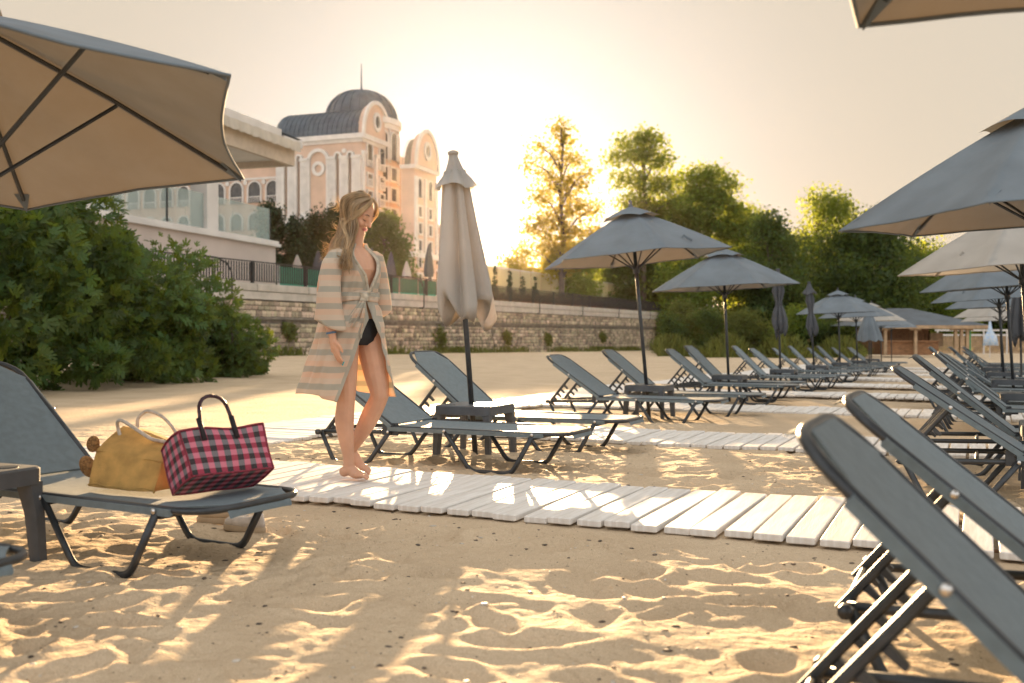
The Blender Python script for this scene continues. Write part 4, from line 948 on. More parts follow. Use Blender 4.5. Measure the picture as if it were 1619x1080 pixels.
def closed_parasol(X, Y, label, style, apex=2.28, lean=4, cm='canopy', group='closed parasols', seed=1, zb=.98):
    t = thing('parasol', label, 'parasol', (X, Y, gz(X, Y)), 0, group); t.rotation_mode = 'QUATERNION'; t.rotation_quaternion = lean_q(lean)
    MB().tube([(0, 0, -.1), (0, 0, apex - .02)], .021, 12).build('pole', M['metal'], t, True)
    rs = random.Random(seed); ph = rs.uniform(0, 6)
    if style == 'loose': prof = [(apex - .13, .07), (apex - .28, .092), (apex - .56, .125), (apex - .8, .155), (apex - 1.02, .180), (apex - 1.16, .185)]; fold = .27
    elif style == 'tied': prof = [(apex - .1, .04), (apex - .3, .075), (apex - .42, .10), (apex - .62, .055), (apex - .7, .05), (apex - .85, .10), (apex - 1.05, .13), (apex - 1.15, .10)]; fold = .25
    else: prof = [(apex - .04, .02), (apex - .3, .13), (apex - .6, .24), (apex - .9, .33), (apex - 1.1, .37)]; fold = .16
    n = 96
    def rad(r, a, z):
        s = 0
        if style == 'pleat': s = fold * (2 * abs(((a * 6 / 6.283) % 1) * 2 - 1) - 1) * .9
        else:
            q = a * 6 + ph + 1.6 * (apex - z) + .7 * math.sin(a + ph); s = fold * (math.sin(q) + .35 * math.sin(q * 2 + 1.0)) + .10 * math.sin(2 * a + ph)
        return r * (1 + s)
    from bisect import bisect
    zs_ = [p[0] for p in prof]; rl = [p[1] for p in prof]
    def prof_r(z): return float(np.interp(-z, [-v for v in zs_], rl))
    rings = []; nz = 22
    for j in range(nz + 1):
        z = zs_[0] + (zs_[-1] - zs_[0]) * j / nz; ring = []
        for k in range(n):
            a = 2 * math.pi * k / n; q = a * 6 + ph + 1.6 * (apex - z); fl = (j / nz) ** 3
            zz_ = z - fl * ((.055 + .075 * math.sin(a * 2 + ph)) * math.cos(q + .6) + .035 * math.sin(3 * a + ph * 2)) * (.3 if style == 'pleat' else 1.0)
            r = rad(prof_r(z), a, z); ring.append(Vector((r * math.cos(a) + .02 * fl, r * math.sin(a), zz_)))
        rings.append(ring)
    if style != 'pleat':
        last = rings[-1]; rings.append([Vector((p.x * .86, p.y * .86, p.z - .055 * (1 + math.sin(5 * k * 6.283 / n + ph)))) for k, p in enumerate(last)])
        rings.append([Vector((p.x * .5, p.y * .5, p.z + .06)) for p in last]); rings.append([Vector((p.x * .22, p.y * .22, p.z + .2)) for p in last])
    MB().loft(rings, cap=False).build('canopy', M[cm], t, True)
    if style != 'pleat':
        rings = []
        for z, r in ((apex + .0, .028), (apex - .06, .044), (apex - .14, .072), (apex - .2, .118), (apex - .26, .15)):
            rings.append([Vector((r * (1 + .18 * math.cos(6 * a + ph) * (apex - z) * 4) * math.cos(a), r * (1 + .18 * math.cos(6 * a + ph) * (apex - z) * 4) * math.sin(a), z + .02 * math.sin(3 * a + ph) * (apex - z) * 4)) for a in [2 * math.pi * k / 48 for k in range(48)]])
        MB().loft(rings, cap=False).build('vent', M[cm], t, True)
    MB().tube([(0, 0, apex - .01), (0, 0, apex + .012), (0, 0, apex + .022)], [.042, .042, .02], 14).build('finial', M[cm], t, True)
    if style == 'tied':
        MB().tube([(.058 * math.cos(a), .058 * math.sin(a), apex - .66) for a in [2 * math.pi * k / 16 for k in range(16)]], .009, 5, True).build('tie_strap', M[cm], t)
    return t
XL, XR = -3.45, .5
table(-3.56, 2.54, 'grey plastic table at the left edge beside the lounger with the bags', 2)
table(XL, 6.73, 'grey plastic table holding the pale closed parasol')
table(XL + .05, 11.0, 'grey plastic table under the leaning open parasol left of centre')
table(XL, 15.3, 'grey plastic table under the second open parasol from the centre')
for k, n_ in ((4, 'fifth'), (5, 'sixth'), (6, 'seventh'), (7, 'eighth'), (8, 'ninth')): table(XL + .02 * k, 6.71 + 4.29 * (k - 1), n_ + ' grey table from the front in the left row')
for k, n_ in ((1, 'nearest visible'), (2, 'second'), (3, 'third'), (4, 'fourth'), (5, 'fifth'), (6, 'sixth')): table(XR - .03 * k, 6.71 + 4.29 * (k - 1), n_ + ' grey table under the parasols of the right row')
parasol(-3.30, 2.30, 'big open parasol filling the upper left corner, golden underside and ribs showing', 1.2, 2.15, -17, 7.5, 1.0, seed=3, drop=.37, side=-.35, vent=.15)
closed_parasol(XL, 6.73, 'pale beige closed parasol standing in a table right of the woman', 'loose', 2.29, 4.2, 'canopy_pale', 'closed parasols on the sand', 2)
parasol(XL + .05, 11.0, 'leaning open grey parasol right of the centre of the picture', 1.10, 2.40, -81, 5, .2, seed=4)
parasol(XL, 15.3, 'second open grey parasol right of centre, smaller and lower', 1.12, 2.30, -78, 2.6, .1, seed=5)
closed_parasol(XL + .02, 19.6, 'dark tied parasol behind the right tip of the second open parasol', 'tied', 2.3, 1.5, 'canopy_dark', 'closed parasols on the sand', 3)
closed_parasol(XL + .05, 23.85, 'dark tied parasol standing left of the far cluster of open parasols', 'tied', 2.3, 3.5, 'canopy_dark', 'closed parasols on the sand', 5)
parasol(XL + .1, 28.2, 'nearest open parasol of the small far cluster in the left row', 1.12, 2.3, -84, 2, seed=6, detail=False)
parasol(XL + .1, 32.5, 'second open parasol of the small far cluster in the left row', 1.12, 2.3, -76, 2, seed=7, detail=False)
closed_parasol(XL + .25, 34.6, 'half closed pleated grey parasol among the far cluster', 'pleat', 2.1, 1, 'canopy', 'closed parasols on the sand', 5)
parasol(XL + .1, 36.8, 'pale open parasol right of the half closed pleated one', 1.15, 2.3, -80, 0, cm='canopy_pale', seed=8, detail=False)
parasol(XL + .1, 41.0, 'open parasol in front of the left part of the hut roof', 1.12, 2.2, -70, 1, seed=9, detail=False)
parasol(XL + .1, 46.0, 'farthest open parasol in front of the hut', 1.12, 2.2, -66, 1, seed=10, detail=False)
parasol(.82, 1.98, 'open parasol cut off by the top right corner, only its lowest tip showing', 1.2, 2.33, 0, 4, .0, seed=11)
parasol(XR, 6.71, 'largest open grey parasol at the right edge with a loose tie strap', 1.2, 2.27, -12, 4, seed=12, drop=.52)
parasol(XR, 11.0, 'pale sunlit open parasol below the largest one at the right edge', 1.16, 2.22, -10, 4, cm='canopy_pale', seed=13)
parasol(XR - .03, 15.3, 'third open parasol from the top at the right edge, leaning pole below it', 1.12, 2.24, -14, 4, seed=14)
parasol(XR - .05, 19.6, 'fourth open parasol from the top at the right edge', 1.12, 2.26, -16, 4, seed=15)
parasol(XR, 24.0, 'fifth open parasol from the top at the right edge', 1.12, 2.26, -12, 2, seed=16, detail=False)
parasol(XR + .1, 28.4, 'sixth open parasol at the right edge, paler than its neighbours', 1.15, 2.2, -10, 2, cm='canopy_pale', seed=17, detail=False)
parasol(XR + .2, 33, 'seventh and farthest open parasol at the right edge', 1.15, 2.2, -10, 2, seed=18, cm='canopy_pale', detail=False)
closed_parasol(.78, 21.6, 'dark closed parasol hanging loosely between the right hand parasol poles', 'loose', 2.2, 1, 'canopy_dark', 'closed parasols on the sand', 8)
M['bluecloth'] = mat('blue_white_cloth', (.25, .38, .55), .8, 0, .3, 9, col2=(.6, .62, .62))
pt = thing('parasol', 'small blue and white patterned closed parasol far off near the paling fence', 'parasol', px(1565, 62, z=gz(0, 55)), 0, 'closed parasols on the sand')
MB().tube([(0, 0, 0), (0, 0, 2.3)], .03, 6).build('pole', M['white'], pt)
MB().loft([[Vector((r * (1 + .2 * math.cos(5 * a)) * math.cos(a), r * (1 + .2 * math.cos(5 * a)) * math.sin(a), z)) for a in [2 * math.pi * k / 20 for k in range(20)]] for z, r in ((.75, .42), (1.3, .33), (1.7, .12), (2.25, .05))]).build('canopy', M['bluecloth'], pt, True)

# ================================================================== BAGS AND SHOES
def uvmesh(V, F, UV, name, m, parent, smooth=True):
    me = bpy.data.meshes.new(name); me.from_pydata([tuple(v) for v in V], [], F); me.materials.append(m)
    l = me.uv_layers.new(name='UVMap')
    for p in me.polygons:
        for li in p.loop_indices: l.data[li].uv = UV[me.loops[li].vertex_index]
    if smooth: me.shade_smooth()
    return link(name, me, parent)
def gingham():
    m = bpy.data.materials.new('gingham_weave'); m.use_nodes = True; N = m.node_tree.nodes; L = m.node_tree.links; b = N['Principled BSDF']; b.inputs['Roughness'].default_value = .75
    uv = N.new('ShaderNodeUVMap'); sp = N.new('ShaderNodeSeparateXYZ'); L.new(uv.outputs[0], sp.inputs[0])
    def ma(op, a, bb=0):
        n = N.new('ShaderNodeMath'); n.operation = op
        for i, v in enumerate((a, bb)):
            if isinstance(v, (int, float)): n.inputs[i].default_value = v
            else: L.new(v, n.inputs[i])
        return n.outputs[0]
    def par(v, c): return ma('GREATER_THAN', ma('FRACT', ma('DIVIDE', v, 2 * c)), .5)
    U_, V_ = par(sp.outputs[0], .0245), par(sp.outputs[1], .0225)
    def mix(f, a, bb):
        x = N.new('ShaderNodeMix'); x.data_type = 'RGBA'; L.new(f, x.inputs[0])
        for i, c in ((6, a), (7, bb)):
            if isinstance(c, tuple): x.inputs[i].default_value = (*c, 1)
            else: L.new(c, x.inputs[i])
        return x.outputs[2]
    c = mix(V_, mix(U_, (.012, .008, .010), (.30, .02, .05)), mix(U_, (.15, .14, .15), (.58, .16, .22)))
    ck = N.new('ShaderNodeTexChecker'); ck.inputs['Scale'].default_value = 420; L.new(uv.outputs[0], ck.inputs['Vector'])
    c = mix(ma('MULTIPLY', ck.outputs['Fac'], .07), c, (.55, .40, .42)); L.new(c, b.inputs['Base Color'])
    bp = N.new('ShaderNodeBump'); bp.inputs['Strength'].default_value = .4; bp.inputs['Distance'].default_value = .002; L.new(ck.outputs['Fac'], bp.inputs['Height']); L.new(bp.outputs[0], b.inputs['Normal'])
    return m
M['gingham'] = gingham(); M['crimson'] = mat('crimson_piping', (.22, .015, .035), .6, 0, .2, 80); M['darkband'] = mat('dark_handle', (.05, .015, .025), .5, 0, .3, 90)
def cam3(lat, up, aw): return lw(lat, aw) + Vector((0, 0, up))
SZB = .287
BBL = px(273, 3.82, z=SZB); Wv = cam3(.30, 0, .29); D0 = cam3(-.11, -.087, .114)
Wn = Wv.normalized(); Dn = (D0 - Wn * D0.dot(Wn)).normalized(); Hn = Wn.cross(Dn); Hn = Hn if Hn.z > 0 else -Hn
bw, bd, bh = Wv.length * .82, .18, .188
Mbag = Matrix(((Wn.x, Dn.x, Hn.x, 0), (Wn.y, Dn.y, Hn.y, 0), (Wn.z, Dn.z, Hn.z, 0), (0, 0, 0, 1)))
bag = thing('shopping_bag', 'pink black and grey checked woven shopping bag with a dark upright handle', 'bag', BBL)
def BP(x, y, z):  # x 0..bw, y 0 (front) .. bd (back), z 0..bh
    fx, fz = x / bw, z / bh; bulge = .012 * math.sin(math.pi * fx) * math.sin(math.pi * min(1, fz * .9 + .1)) + .004 * math.sin(9 * fx + 5 * fz); w = 1 + .03 * fz
    yy = y - bulge * (1 - 2 * y / bd) ; xx = bw / 2 + (x - bw / 2) * w + .006 * math.sin(math.pi * y / bd) * (-1 if fx < .5 else 1) * abs(2 * fx - 1)
    return Mbag @ Vector((xx, yy - bd, z + .005 * math.sin(8 * fx + y * 20) * fz))
def panel(fn, uvf, name, m=None, nu=14, nv=10):
    V = []; UV = []
    for j in range(nv + 1):
        for i in range(nu + 1): V.append(fn(i / nu, j / nv)); UV.append(uvf(i / nu, j / nv))
    F = [(j * (nu + 1) + i, j * (nu + 1) + i + 1, (j + 1) * (nu + 1) + i + 1, (j + 1) * (nu + 1) + i) for j in range(nv) for i in range(nu)]
    return uvmesh(V, F, UV, name, m or M['gingham'], bag)
panel(lambda u, v: BP(u * bw, 0, v * bh), lambda u, v: (u * bw, v * bh), 'front_panel'); panel(lambda u, v: BP(u * bw, bd, v * bh), lambda u, v: (u * bw, v * bh), 'back_panel')
panel(lambda u, v: BP(0, u * bd, v * bh), lambda u, v: (-u * bd, v * bh), 'side_panel', nu=8); panel(lambda u, v: BP(bw, u * bd, v * bh), lambda u, v: (u * bd, v * bh), 'side_panel', nu=8)
panel(lambda u, v: BP(u * bw, v * bd, 0), lambda u, v: (u * bw, v * bd + .011), 'bottom_panel', nv=6)
pp = MB()
for y in (0, bd):
    pp.tube([BP(bw * k / 12, y, bh) for k in range(13)], .0045, 6).tube([BP(bw * k / 12, y, 0) for k in range(13)], .0045, 6)
    for x in (0, bw): pp.tube([BP(x, y, bh * k / 8) for k in range(9)], .0045, 6)
for x in (0, bw):
    for z in (0, bh): pp.tube([BP(x, bd * k / 6, z) for k in range(7)], .0045, 6)
pp.build('piping', M['crimson'], bag, True)
def bagloop(y, pts, nm, m): MB().tube([BP(0, y, 0) * 0 + Mbag @ Vector(p) for p in smoothpath(pts, .05, 4)], .0075, 8).build(nm, m, bag, True)
bagloop(0, [(bw * .25, -bd - .006, bh - .05), (bw * .25, -bd, bh + .05), (bw * .30, -bd + -.01, bh + .135), (bw * .58, -bd + -.01, bh + .135), (bw * .64, -bd, bh + .05), (bw * .64, -bd - .006, bh - .05)], 'handle', M['darkband'])
bagloop(0, [(bw * .22, -.0, bh - .03), (bw * .2, .05, bh + .02), (bw * .4, .10, bh + .035), (bw * .62, .05, bh + .02), (bw * .62, 0, bh - .03)], 'handle', M['darkband'])
for x in (.24, .64): MB().tube([Mbag @ Vector((bw * x, -bd - .006, bh - .05)), Mbag @ Vector((bw * x, -bd - .001, bh + .045))], .0105, 8).build('handle_sleeve', M['gingham'], bag, True)
# jute tote
M['jute'] = mat('jute_cloth', (.74, .44, .13), .85, 0, .12, 14, .7, 260, trans=(.5, .28, .07), tw=.15); M['rope'] = mat('white_rope', (.62, .55, .46), .8, 0, .1, 60, .6, 300); M['straw'] = mat('straw', (.42, .22, .08), .8, 0, .25, 90, .8, 160)
jo = px(205, 4.06, z=SZB); tote = thing('jute_bag', 'mustard yellow jute tote lying on the lounger with white rope handles', 'bag', jo)
def jp(x, y, d): return px(x, d, y=y) - jo
zb0 = lambda x, d: px(x, d, z=SZB) - jo
Vj = [zb0(137, 4.00), zb0(243, 3.86), zb0(284, 4.02), zb0(176, 4.25),
      jp(151, 713, 4.03), jp(256, 731, 3.93), jp(284, 722, 4.12), jp(190, 712, 4.30),
      jp(193, 675, 4.15), jp(263, 699, 4.08), jp(274, 698, 4.15), jp(205, 676, 4.22)]
Fj = [(3, 2, 1, 0), (0, 1, 5, 4), (1, 2, 6, 5), (2, 3, 7, 6), (3, 0, 4, 7), (4, 5, 9, 8), (5, 6, 10, 9), (6, 7, 11, 10), (7, 4, 8, 11), (8, 9, 10, 11)]
import bmesh
def soft(V, F, name, m, parent, cuts=4, amp=.006, freq=22, sm=2):
    bm = bmesh.new(); vv = [bm.verts.new(v) for v in V]
    for f in F: bm.faces.new([vv[i] for i in f])
    bmesh.ops.subdivide_edges(bm, edges=bm.edges[:], cuts=cuts, use_grid_fill=True)
    for _ in range(sm): bmesh.ops.smooth_vert(bm, verts=bm.verts[:], factor=.5, use_axis_x=True, use_axis_y=True, use_axis_z=True)
    bmesh.ops.subdivide_edges(bm, edges=bm.edges[:], cuts=2, use_grid_fill=True); bm.normal_update()
    for v in bm.verts:
        c = v.co; v.co = c + v.normal * amp * (math.sin(c.x * freq + 2 * math.sin(c.z * freq * .8)) + .6 * math.sin((c.y + c.z) * freq * 1.7 + 3 * math.sin(c.x * 13)) + .3 * math.sin(c.z * freq * 3.1 + c.x * 40))
        if v.co.z < .002 and parent is not None: v.co.z = max(v.co.z, .002)
    me = bpy.data.meshes.new(name); bm.to_mesh(me); bm.free(); me.materials.append(m); me.shade_smooth(); return link(name, me, parent)
soft([v * 1.05 for v in Vj], Fj, 'body', M['jute'], tote, amp=.0025, freq=15, sm=1)
def wav(a, b, n=16, amp=.004): return [a.lerp(b, k / n) + Vector((0, 0, amp * math.sin(k * 1.1) + amp * math.sin(k * .5))) for k in range(n + 1)]
for k, (a, b) in enumerate(((4, 5), (1, 5))): MB().tube(wav(Vj[a] * .985, Vj[b] * .985), .0045, 5).build('seam', M['jute'], tote, True)
MB().tube(wav(Vj[0] * .97 + Vector((0, 0, .012)), Vj[1] * .97 + Vector((0, 0, .012))), .0045, 5).build('seam', M['jute'], tote, True)
def rope(pts, dd): MB().tube([jp(x, y, d) for x, y, d in pts], .0075, 8).build('rope_handle', M['rope'], tote, True)
def sm2(p):
    q = [Vector(v) for v in p]; out = []
    for i in range(len(q) - 1):
        a, b, c, d = q[max(0, i - 1)], q[i], q[i + 1], q[min(len(q) - 1, i + 2)]
        for k in range(5):
            t = k / 5; out.append(.5 * ((2 * b) + (c - a) * t + (2 * a - 5 * b + 4 * c - d) * t * t + (3 * b - a - 3 * c + d) * t ** 3))
    return [tuple(v) for v in out + [q[-1]]]
rope(sm2([(190, 690, 4.10), (186, 676, 4.10), (186, 667, 4.08), (193, 665, 4.06), (217, 680, 4.04), (239, 694, 4.03), (260, 699, 4.05), (268, 706, 4.07)]), 0)
rope(sm2([(219, 690, 4.22), (217, 674, 4.22), (219, 660, 4.22), (233, 650, 4.22), (253, 657, 4.2), (267, 669, 4.19), (278, 685, 4.18), (282, 700, 4.17)]), 0)
for nm_, x, y, a, sz, lb in (('straw_slipper', 147, 702, .2, (.026, .012, .033), 'upper of two straw slippers tucked behind the jute bag'), ('straw_slipper', 139, 738, -.5, (.032, .014, .046), 'lower of two straw slippers tucked behind the jute bag')):
    c = px(x, 4.12, y=y); o = thing(nm_, lb, 'slipper', c, YAW, 'straw slippers'); Mr = Matrix.Rotation(a, 3, 'Y')
    MB().ball((0, 0, 0), sz, 20, 12, Mr).build('sole', M['straw'], o, True)
    rb = MB()
    for q in (.35, .6, .85, 1.0): rb.tube([Mr @ Vector((sz[0] * q * math.cos(t), -sz[1] * math.sqrt(max(0, 1 - q * q)) - .001, sz[2] * q * math.sin(t))) for t in np.linspace(0, 6.283, 25)[:-1]], .0022, 4, True)
    rb.build('braid', M['straw'], o, True)
    MB().tube([Mr @ Vector((-sz[0] * .9, 0, -sz[2] * .2)), Mr @ Vector((0, .03, 0)), Mr @ Vector((sz[0] * .9, 0, -sz[2] * .2))], .008, 6).build('strap', M['darkband'], o, True)
# canvas shoes under the foot end
M['canvas'] = mat('white_canvas', (.62, .56, .50), .8, 0, .06, 30, .3, 400); M['sole'] = mat('cream_rubber', (.55, .42, .28), .6)
for k, (x, y, d, rz, lb) in enumerate(((387, 836, 4.55, 152, 'white canvas shoe under the lounger with the bags'), (350, 822, 4.75, 172, 'cream shoe half hidden behind the white canvas shoe'))):
    p = px(x, d, z=gz(-2.5, 3.4) + .005); o = thing('canvas_shoe', lb, 'shoe', p, R(rz) + YAW, 'canvas shoes in the sand'); 
    fp = lambda t, w: .037 * w * (.75 + .35 * math.sin(math.pi * (t * .9 + .12))) * (1 if t < .9 else .75)
    def ring(t, w, z, n=20):
        pass
    out_ = []
    for q in range(28):
        a = 2 * math.pi * q / 28; xx_ = .125 * math.cos(a); yy_ = (.043 - .010 * (1 - math.cos(a)) / 2) * math.sin(a) * (1 + .1 * math.cos(a)); out_.append((xx_, yy_))
    MB().loft([[Vector((a * s_, b * s_, z)) for a, b in out_] for z, s_ in ((0, .96), (.004, 1.0), (.024, 1.0), (.028, .97))]).build('sole', M['sole'], o, auto=True)
    MB().loft([[Vector((a * s_ + dx, b * s_ * wy_, z + hz_ * max(0, (-a / .125)) )) for a, b in out_] for z, s_, wy_, dx, hz_ in ((.026, .96, 1, 0, 0), (.045, .93, .98, 0, .006), (.062, .80, .9, -.01, .014), (.07, .62, .75, -.03, .02), (.06, .5, .6, -.035, .02), (.04, .45, .5, -.03, .01))]).build('upper', M['canvas'] if k == 0 else M['sole'], o, True)
    lc = MB()
    for j in range(4): lc.tube([(.0 + j * .016 - .01, -.02, .066 - j * .003), (.0 + j * .016 - .01, 0, .073 - j * .005), (.0 + j * .016 - .01, .02, .066 - j * .003)], .003, 5)
    lc.build('lace', M['canvas'], o, True)
# pebbles, shell bits and twigs on the sand
rs_ = np.random.RandomState(5); n = 5200
Xp = rs_.uniform(-6, 2.2, n); Yp = 1.4 + 6.5 * rs_.rand(n) ** 1.2; Zp = ground_fine(Xp, Yp); s_ = .0024 + .0085 * rs_.rand(n) ** 5
base = []; 
for z, r in ((-.5, .6), (.1, 1.0), (.55, .7)): base += [(r * math.cos(2 * math.pi * k / 6), r * math.sin(2 * math.pi * k / 6), z) for k in range(6)]
base = np.array(base); Fb = [(i * 6 + k, i * 6 + (k + 1) % 6, i * 6 + 6 + (k + 1) % 6, i * 6 + 6 + k) for i in range(2) for k in range(6)] + [(12, 13, 14, 15), (12, 15, 16, 17)]
sc3 = np.stack([s_ * rs_.uniform(.8, 1.8, n), s_ * rs_.uniform(.6, 1.3, n), s_ * rs_.uniform(.4, .9, n)], 1); yw = rs_.rand(n) * 6.28
A = base[None] * sc3[:, None]; c_, s2 = np.cos(yw)[:, None], np.sin(yw)[:, None]
A = np.stack([A[..., 0] * c_ - A[..., 1] * s2, A[..., 0] * s2 + A[..., 1] * c_, A[..., 2]], 2) + np.stack([Xp, Yp, Zp], 1)[:, None]
light = rs_.rand(n) < .3
for nm, msk, m_, lb in (('pebbles', ~light, mat('dark_pebble', (.13, .10, .075), .8, 0, .3, 40), 'tiny dark pebbles and bits of shell strewn over the sand'), ('shell_bits', light, mat('shell', (.6, .54, .46), .6, 0, .2, 40), 'tiny pale shell fragments strewn over the sand')):
    B = A[msk]; k = len(B); F_ = (np.array(Fb)[None] + (np.arange(k) * 18)[:, None, None]).reshape(-1, 4)
    tag(link(nm, npmesh(nm, B.reshape(-1, 3), F_, m_, smooth=True)), lb, 'pebbles', None, 'stuff')
# ================================================================== WOMAN
wp = px(565, 5.9, z=.066 + gz(-3.3, 4.9))
woman = thing('person', 'barefoot woman with long fair hair in a striped belted robe looking down on the boardwalk', 'person', wp, YAW)
fv, rv = Vector((.75, -.66, 0)), Vector((-.66, -.75, 0))
M['skin'] = mat('skin', (.60, .335, .215), .5, 0, .05, 8, .08, 60, spec=.35); sb_ = M['skin'].node_tree.nodes['Principled BSDF']; sb_.inputs['Subsurface Weight'].default_value = .18; sb_.inputs['Subsurface Radius'].default_value = (.02, .008, .004); sb_.inputs['Subsurface Scale'].default_value = .5
def chain(mb, pts, n=14, sub=6):
    """tapered limb through (x,y,z,r) stations, closed with round ends"""
    q = [np.array(p, float) for p in pts]; out = []
    for i in range(len(q) - 1):
        a, b, c, d = q[max(0, i - 1)], q[i], q[i + 1], q[min(len(q) - 1, i + 2)]
        for k in range(sub):
            t = k / sub; out.append(.5 * ((2 * b) + (c - a) * t + (2 * a - 5 * b + 4 * c - d) * t * t + (3 * b - a - 3 * c + d) * t ** 3))
    out.append(q[-1]); e0, e1 = out[0], out[-1]
    mb.tube([p[:3] for p in out], [max(.003, p[3]) for p in out], n); mb.ball(e0[:3], e0[3] * .99, n, 8); mb.ball(e1[:3], e1[3] * .99, n, 8)
bd_ = MB()
def tring(z, c, a, b, n=28): return [Vector((c[0], c[1], z)) + rv * (a * math.cos(2 * math.pi * k / n)) + fv * (b * math.sin(2 * math.pi * k / n)) for k in range(n)]
bd_.loft([tring(z, c, a, b) for z, c, a, b in ((.78, (-.0, .0), .08, .07), (.82, (-.005, .0), .155, .105), (.89, (-.012, .0), .172, .118), (.96, (-.015, 0), .155, .105), (1.05, (-.015, 0), .122, .088), (1.14, (-.015, 0), .135, .095), (1.22, (-.015, -.003), .148, .112), (1.29, (-.018, 0), .155, .09), (1.335, (-.02, 0), .12, .066), (1.36, (-.02, 0), .06, .05))])
chain(bd_, [(-.02, .0, 1.31, .058), (-.012, -.004, 1.38, .048), (.0, -.008, 1.44, .046), (.005, -.01, 1.50, .05)])
chain(bd_, [(-.07, -.065, .87, .098), (-.068, -.085, .74, .088), (-.058, -.10, .60, .073), (-.05, -.105, .49, .057), (-.052, -.10, .44, .053), (-.062, -.088, .34, .056), (-.055, -.08, .24, .047), (-.042, -.072, .13, .034), (-.04, -.07, .075, .034)])
chain(bd_, [(.05, .055, .87, .097), (.085, .035, .74, .088), (.112, .01, .60, .074), (.132, -.012, .50, .058), (.125, -.005, .455, .054), (.075, .035, .36, .057), (.025, .07, .27, .049), (-.04, .115, .165, .034), (-.062, .13, .13, .033)])
def foot(heel, ball_, toe, side, hr=.031):
    h, b, t = Vector(heel), Vector(ball_), Vector(toe)
    chain(bd_, [(*h, hr), (*(h.lerp(b, .35) + Vector((0, 0, .016))), .034), (*h.lerp(b, .7), .030), (*b, .022)], 12, 4)
    d = (t - b).normalized(); s = Vector((-d.y, d.x, 0)).normalized() * side
    chain(bd_, [(*(b - s * .022), .017), (*(b + s * .024), .017)], 10, 2); chain(bd_, [(*(b.lerp(h, .4) - s * .014), .022), (*(b.lerp(h, .4) + s * .018), .02)], 10, 2)
    for k, (o_, l, r) in enumerate(((-.030, .060, .0105), (-.012, .056, .0075), (.003, .050, .007), (.017, .042, .0065), (.030, .033, .006))):
        p = b + s * o_; chain(bd_, [(*(p - d * .01), r * 1.1), (*(p + d * l * .6 + Vector((0, 0, .003))), r), (*(p + d * l - Vector((0, 0, .004))), r * 1.05)], 8, 3)
foot((-.068, -.062, .034), (.035, -.098, .020), (.095, -.125, .010), 1)
foot((-.085, .150, .125), (.020, .098, .038), (.075, .075, .012), 1)
def hand(wr, d, palm_n, r_wr, side, curl=.25):
    wr, d, pn = Vector(wr), Vector(d).normalized(), Vector(palm_n).normalized(); s = d.cross(pn).normalized() * side
    chain(bd_, [(*wr, r_wr), (*(wr + d * .025), .024), (*(wr + d * .05), .022)], 10, 3)
    for o_ in (-.024, -.008, .008, .024): chain(bd_, [(*(wr + d * .02 + s * o_ * .5), .014), (*(wr + d * .075 + s * o_), .0115)], 8, 2)
    tips = []
    for k, (o_, l) in enumerate(((-.027, .066), (-.009, .076), (.009, .071), (.026, .056))):
        p = wr + d * .075 + s * o_; q1 = p + d * l * .42 + pn * l * curl * .3; q2 = q1 + (d + pn * curl * 1.6).normalized() * l * .34; q3 = q2 + (d + pn * curl * 3.2).normalized() * l * .28
        chain(bd_, [(*p, .0105), (*q1, .0092), (*q2, .0082), (*q3, .0068)], 8, 3); tips.append((q3, (q3 - q2).normalized(), pn))
    p = wr + d * .025 - s * .024; q1 = p + (d - s * .75 + pn * .3).normalized() * .038; q2 = q1 + (d + pn * .35).normalized() * .03
    chain(bd_, [(*p, .014), (*q1, .0105), (*q2, .0078)], 8, 3); return tips
chain(bd_, [(-.118, -.112, 1.285, .046), (-.138, -.143, 1.23, .042), (-.16, -.18, 1.13, .041), (-.162, -.20, 1.05, .037), (-.145, -.215, .97, .036), (-.118, -.228, .88, .028), (-.103, -.232, .815, .021)])
tips = hand((-.103, -.232, .815), (.17, -.02, -1), (.55, .5, 0), .021, -1, .28)
chain(bd_, [(.080, .102, 1.285, .044), (.100, .128, 1.22, .041), (.118, .158, 1.10, .037), (.13, .19, 1.04, .036), (.08, .215, .95, .031), (.04, .215, .89, .021)])
hand((.04, .215, .89), (-.35, 0, -1), (.3, -.6, 0), .021, 1, .3)
# head, in its own axes: X ahead of the face, Y to her left, Z up
hf = Vector((.86, -.51, 0)).normalized(); pit = R(30); Hl = Vector((-hf.y, hf.x, 0)); Hf = (hf * math.cos(pit) - Vector((0, 0, 1)) * math.sin(pit)); Hu = Hf.cross(Hl)
Hm = Matrix(((Hf.x, Hl.x, Hu.x, .008), (Hf.y, Hl.y, Hu.y, -.008), (Hf.z, Hl.z, Hu.z, 1.552), (0, 0, 0, 1))); H3 = Hm.to_3x3()
def hp_(x, y, z): return Hm @ Vector((x, y, z))
rings = []
for i in range(25):
    t = math.pi * (i + .02) / 24.04; z0 = -math.cos(t); ring = []
    for k in range(32):
        a = 2 * math.pi * k / 32; x, y, z = .094 * math.sin(t) * math.cos(a), .072 * math.sin(t) * math.sin(a), .118 * z0
        if z < 0:
            q = min(1, -z / .118); y *= 1 - .30 * q ** 1.5; x = x * (1 - .22 * q) + .018 * q if x > 0 else x * (1 - .55 * q) + .01 * q
        ring.append(hp_(x, y, z))
    rings.append(ring)
bd_.loft(rings)
def eb(x, y, z, rx, ry, rz): bd_.ball(hp_(x, y, z), (rx, ry, rz), 12, 8, H3)
eb(.078, 0, -.088, .022, .026, .020)                                              # chin
for s in (-1, 1): eb(.060, s * .036, -.028, .030, .022, .026); eb(.074, s * .030, .020, .018, .02, .010); eb(.078, s * .030, .004, .012, .015, .010); eb(.095, s * .011, -.032, .010, .008, .008); eb(-.005, s * .074, -.012, .014, .006, .026)
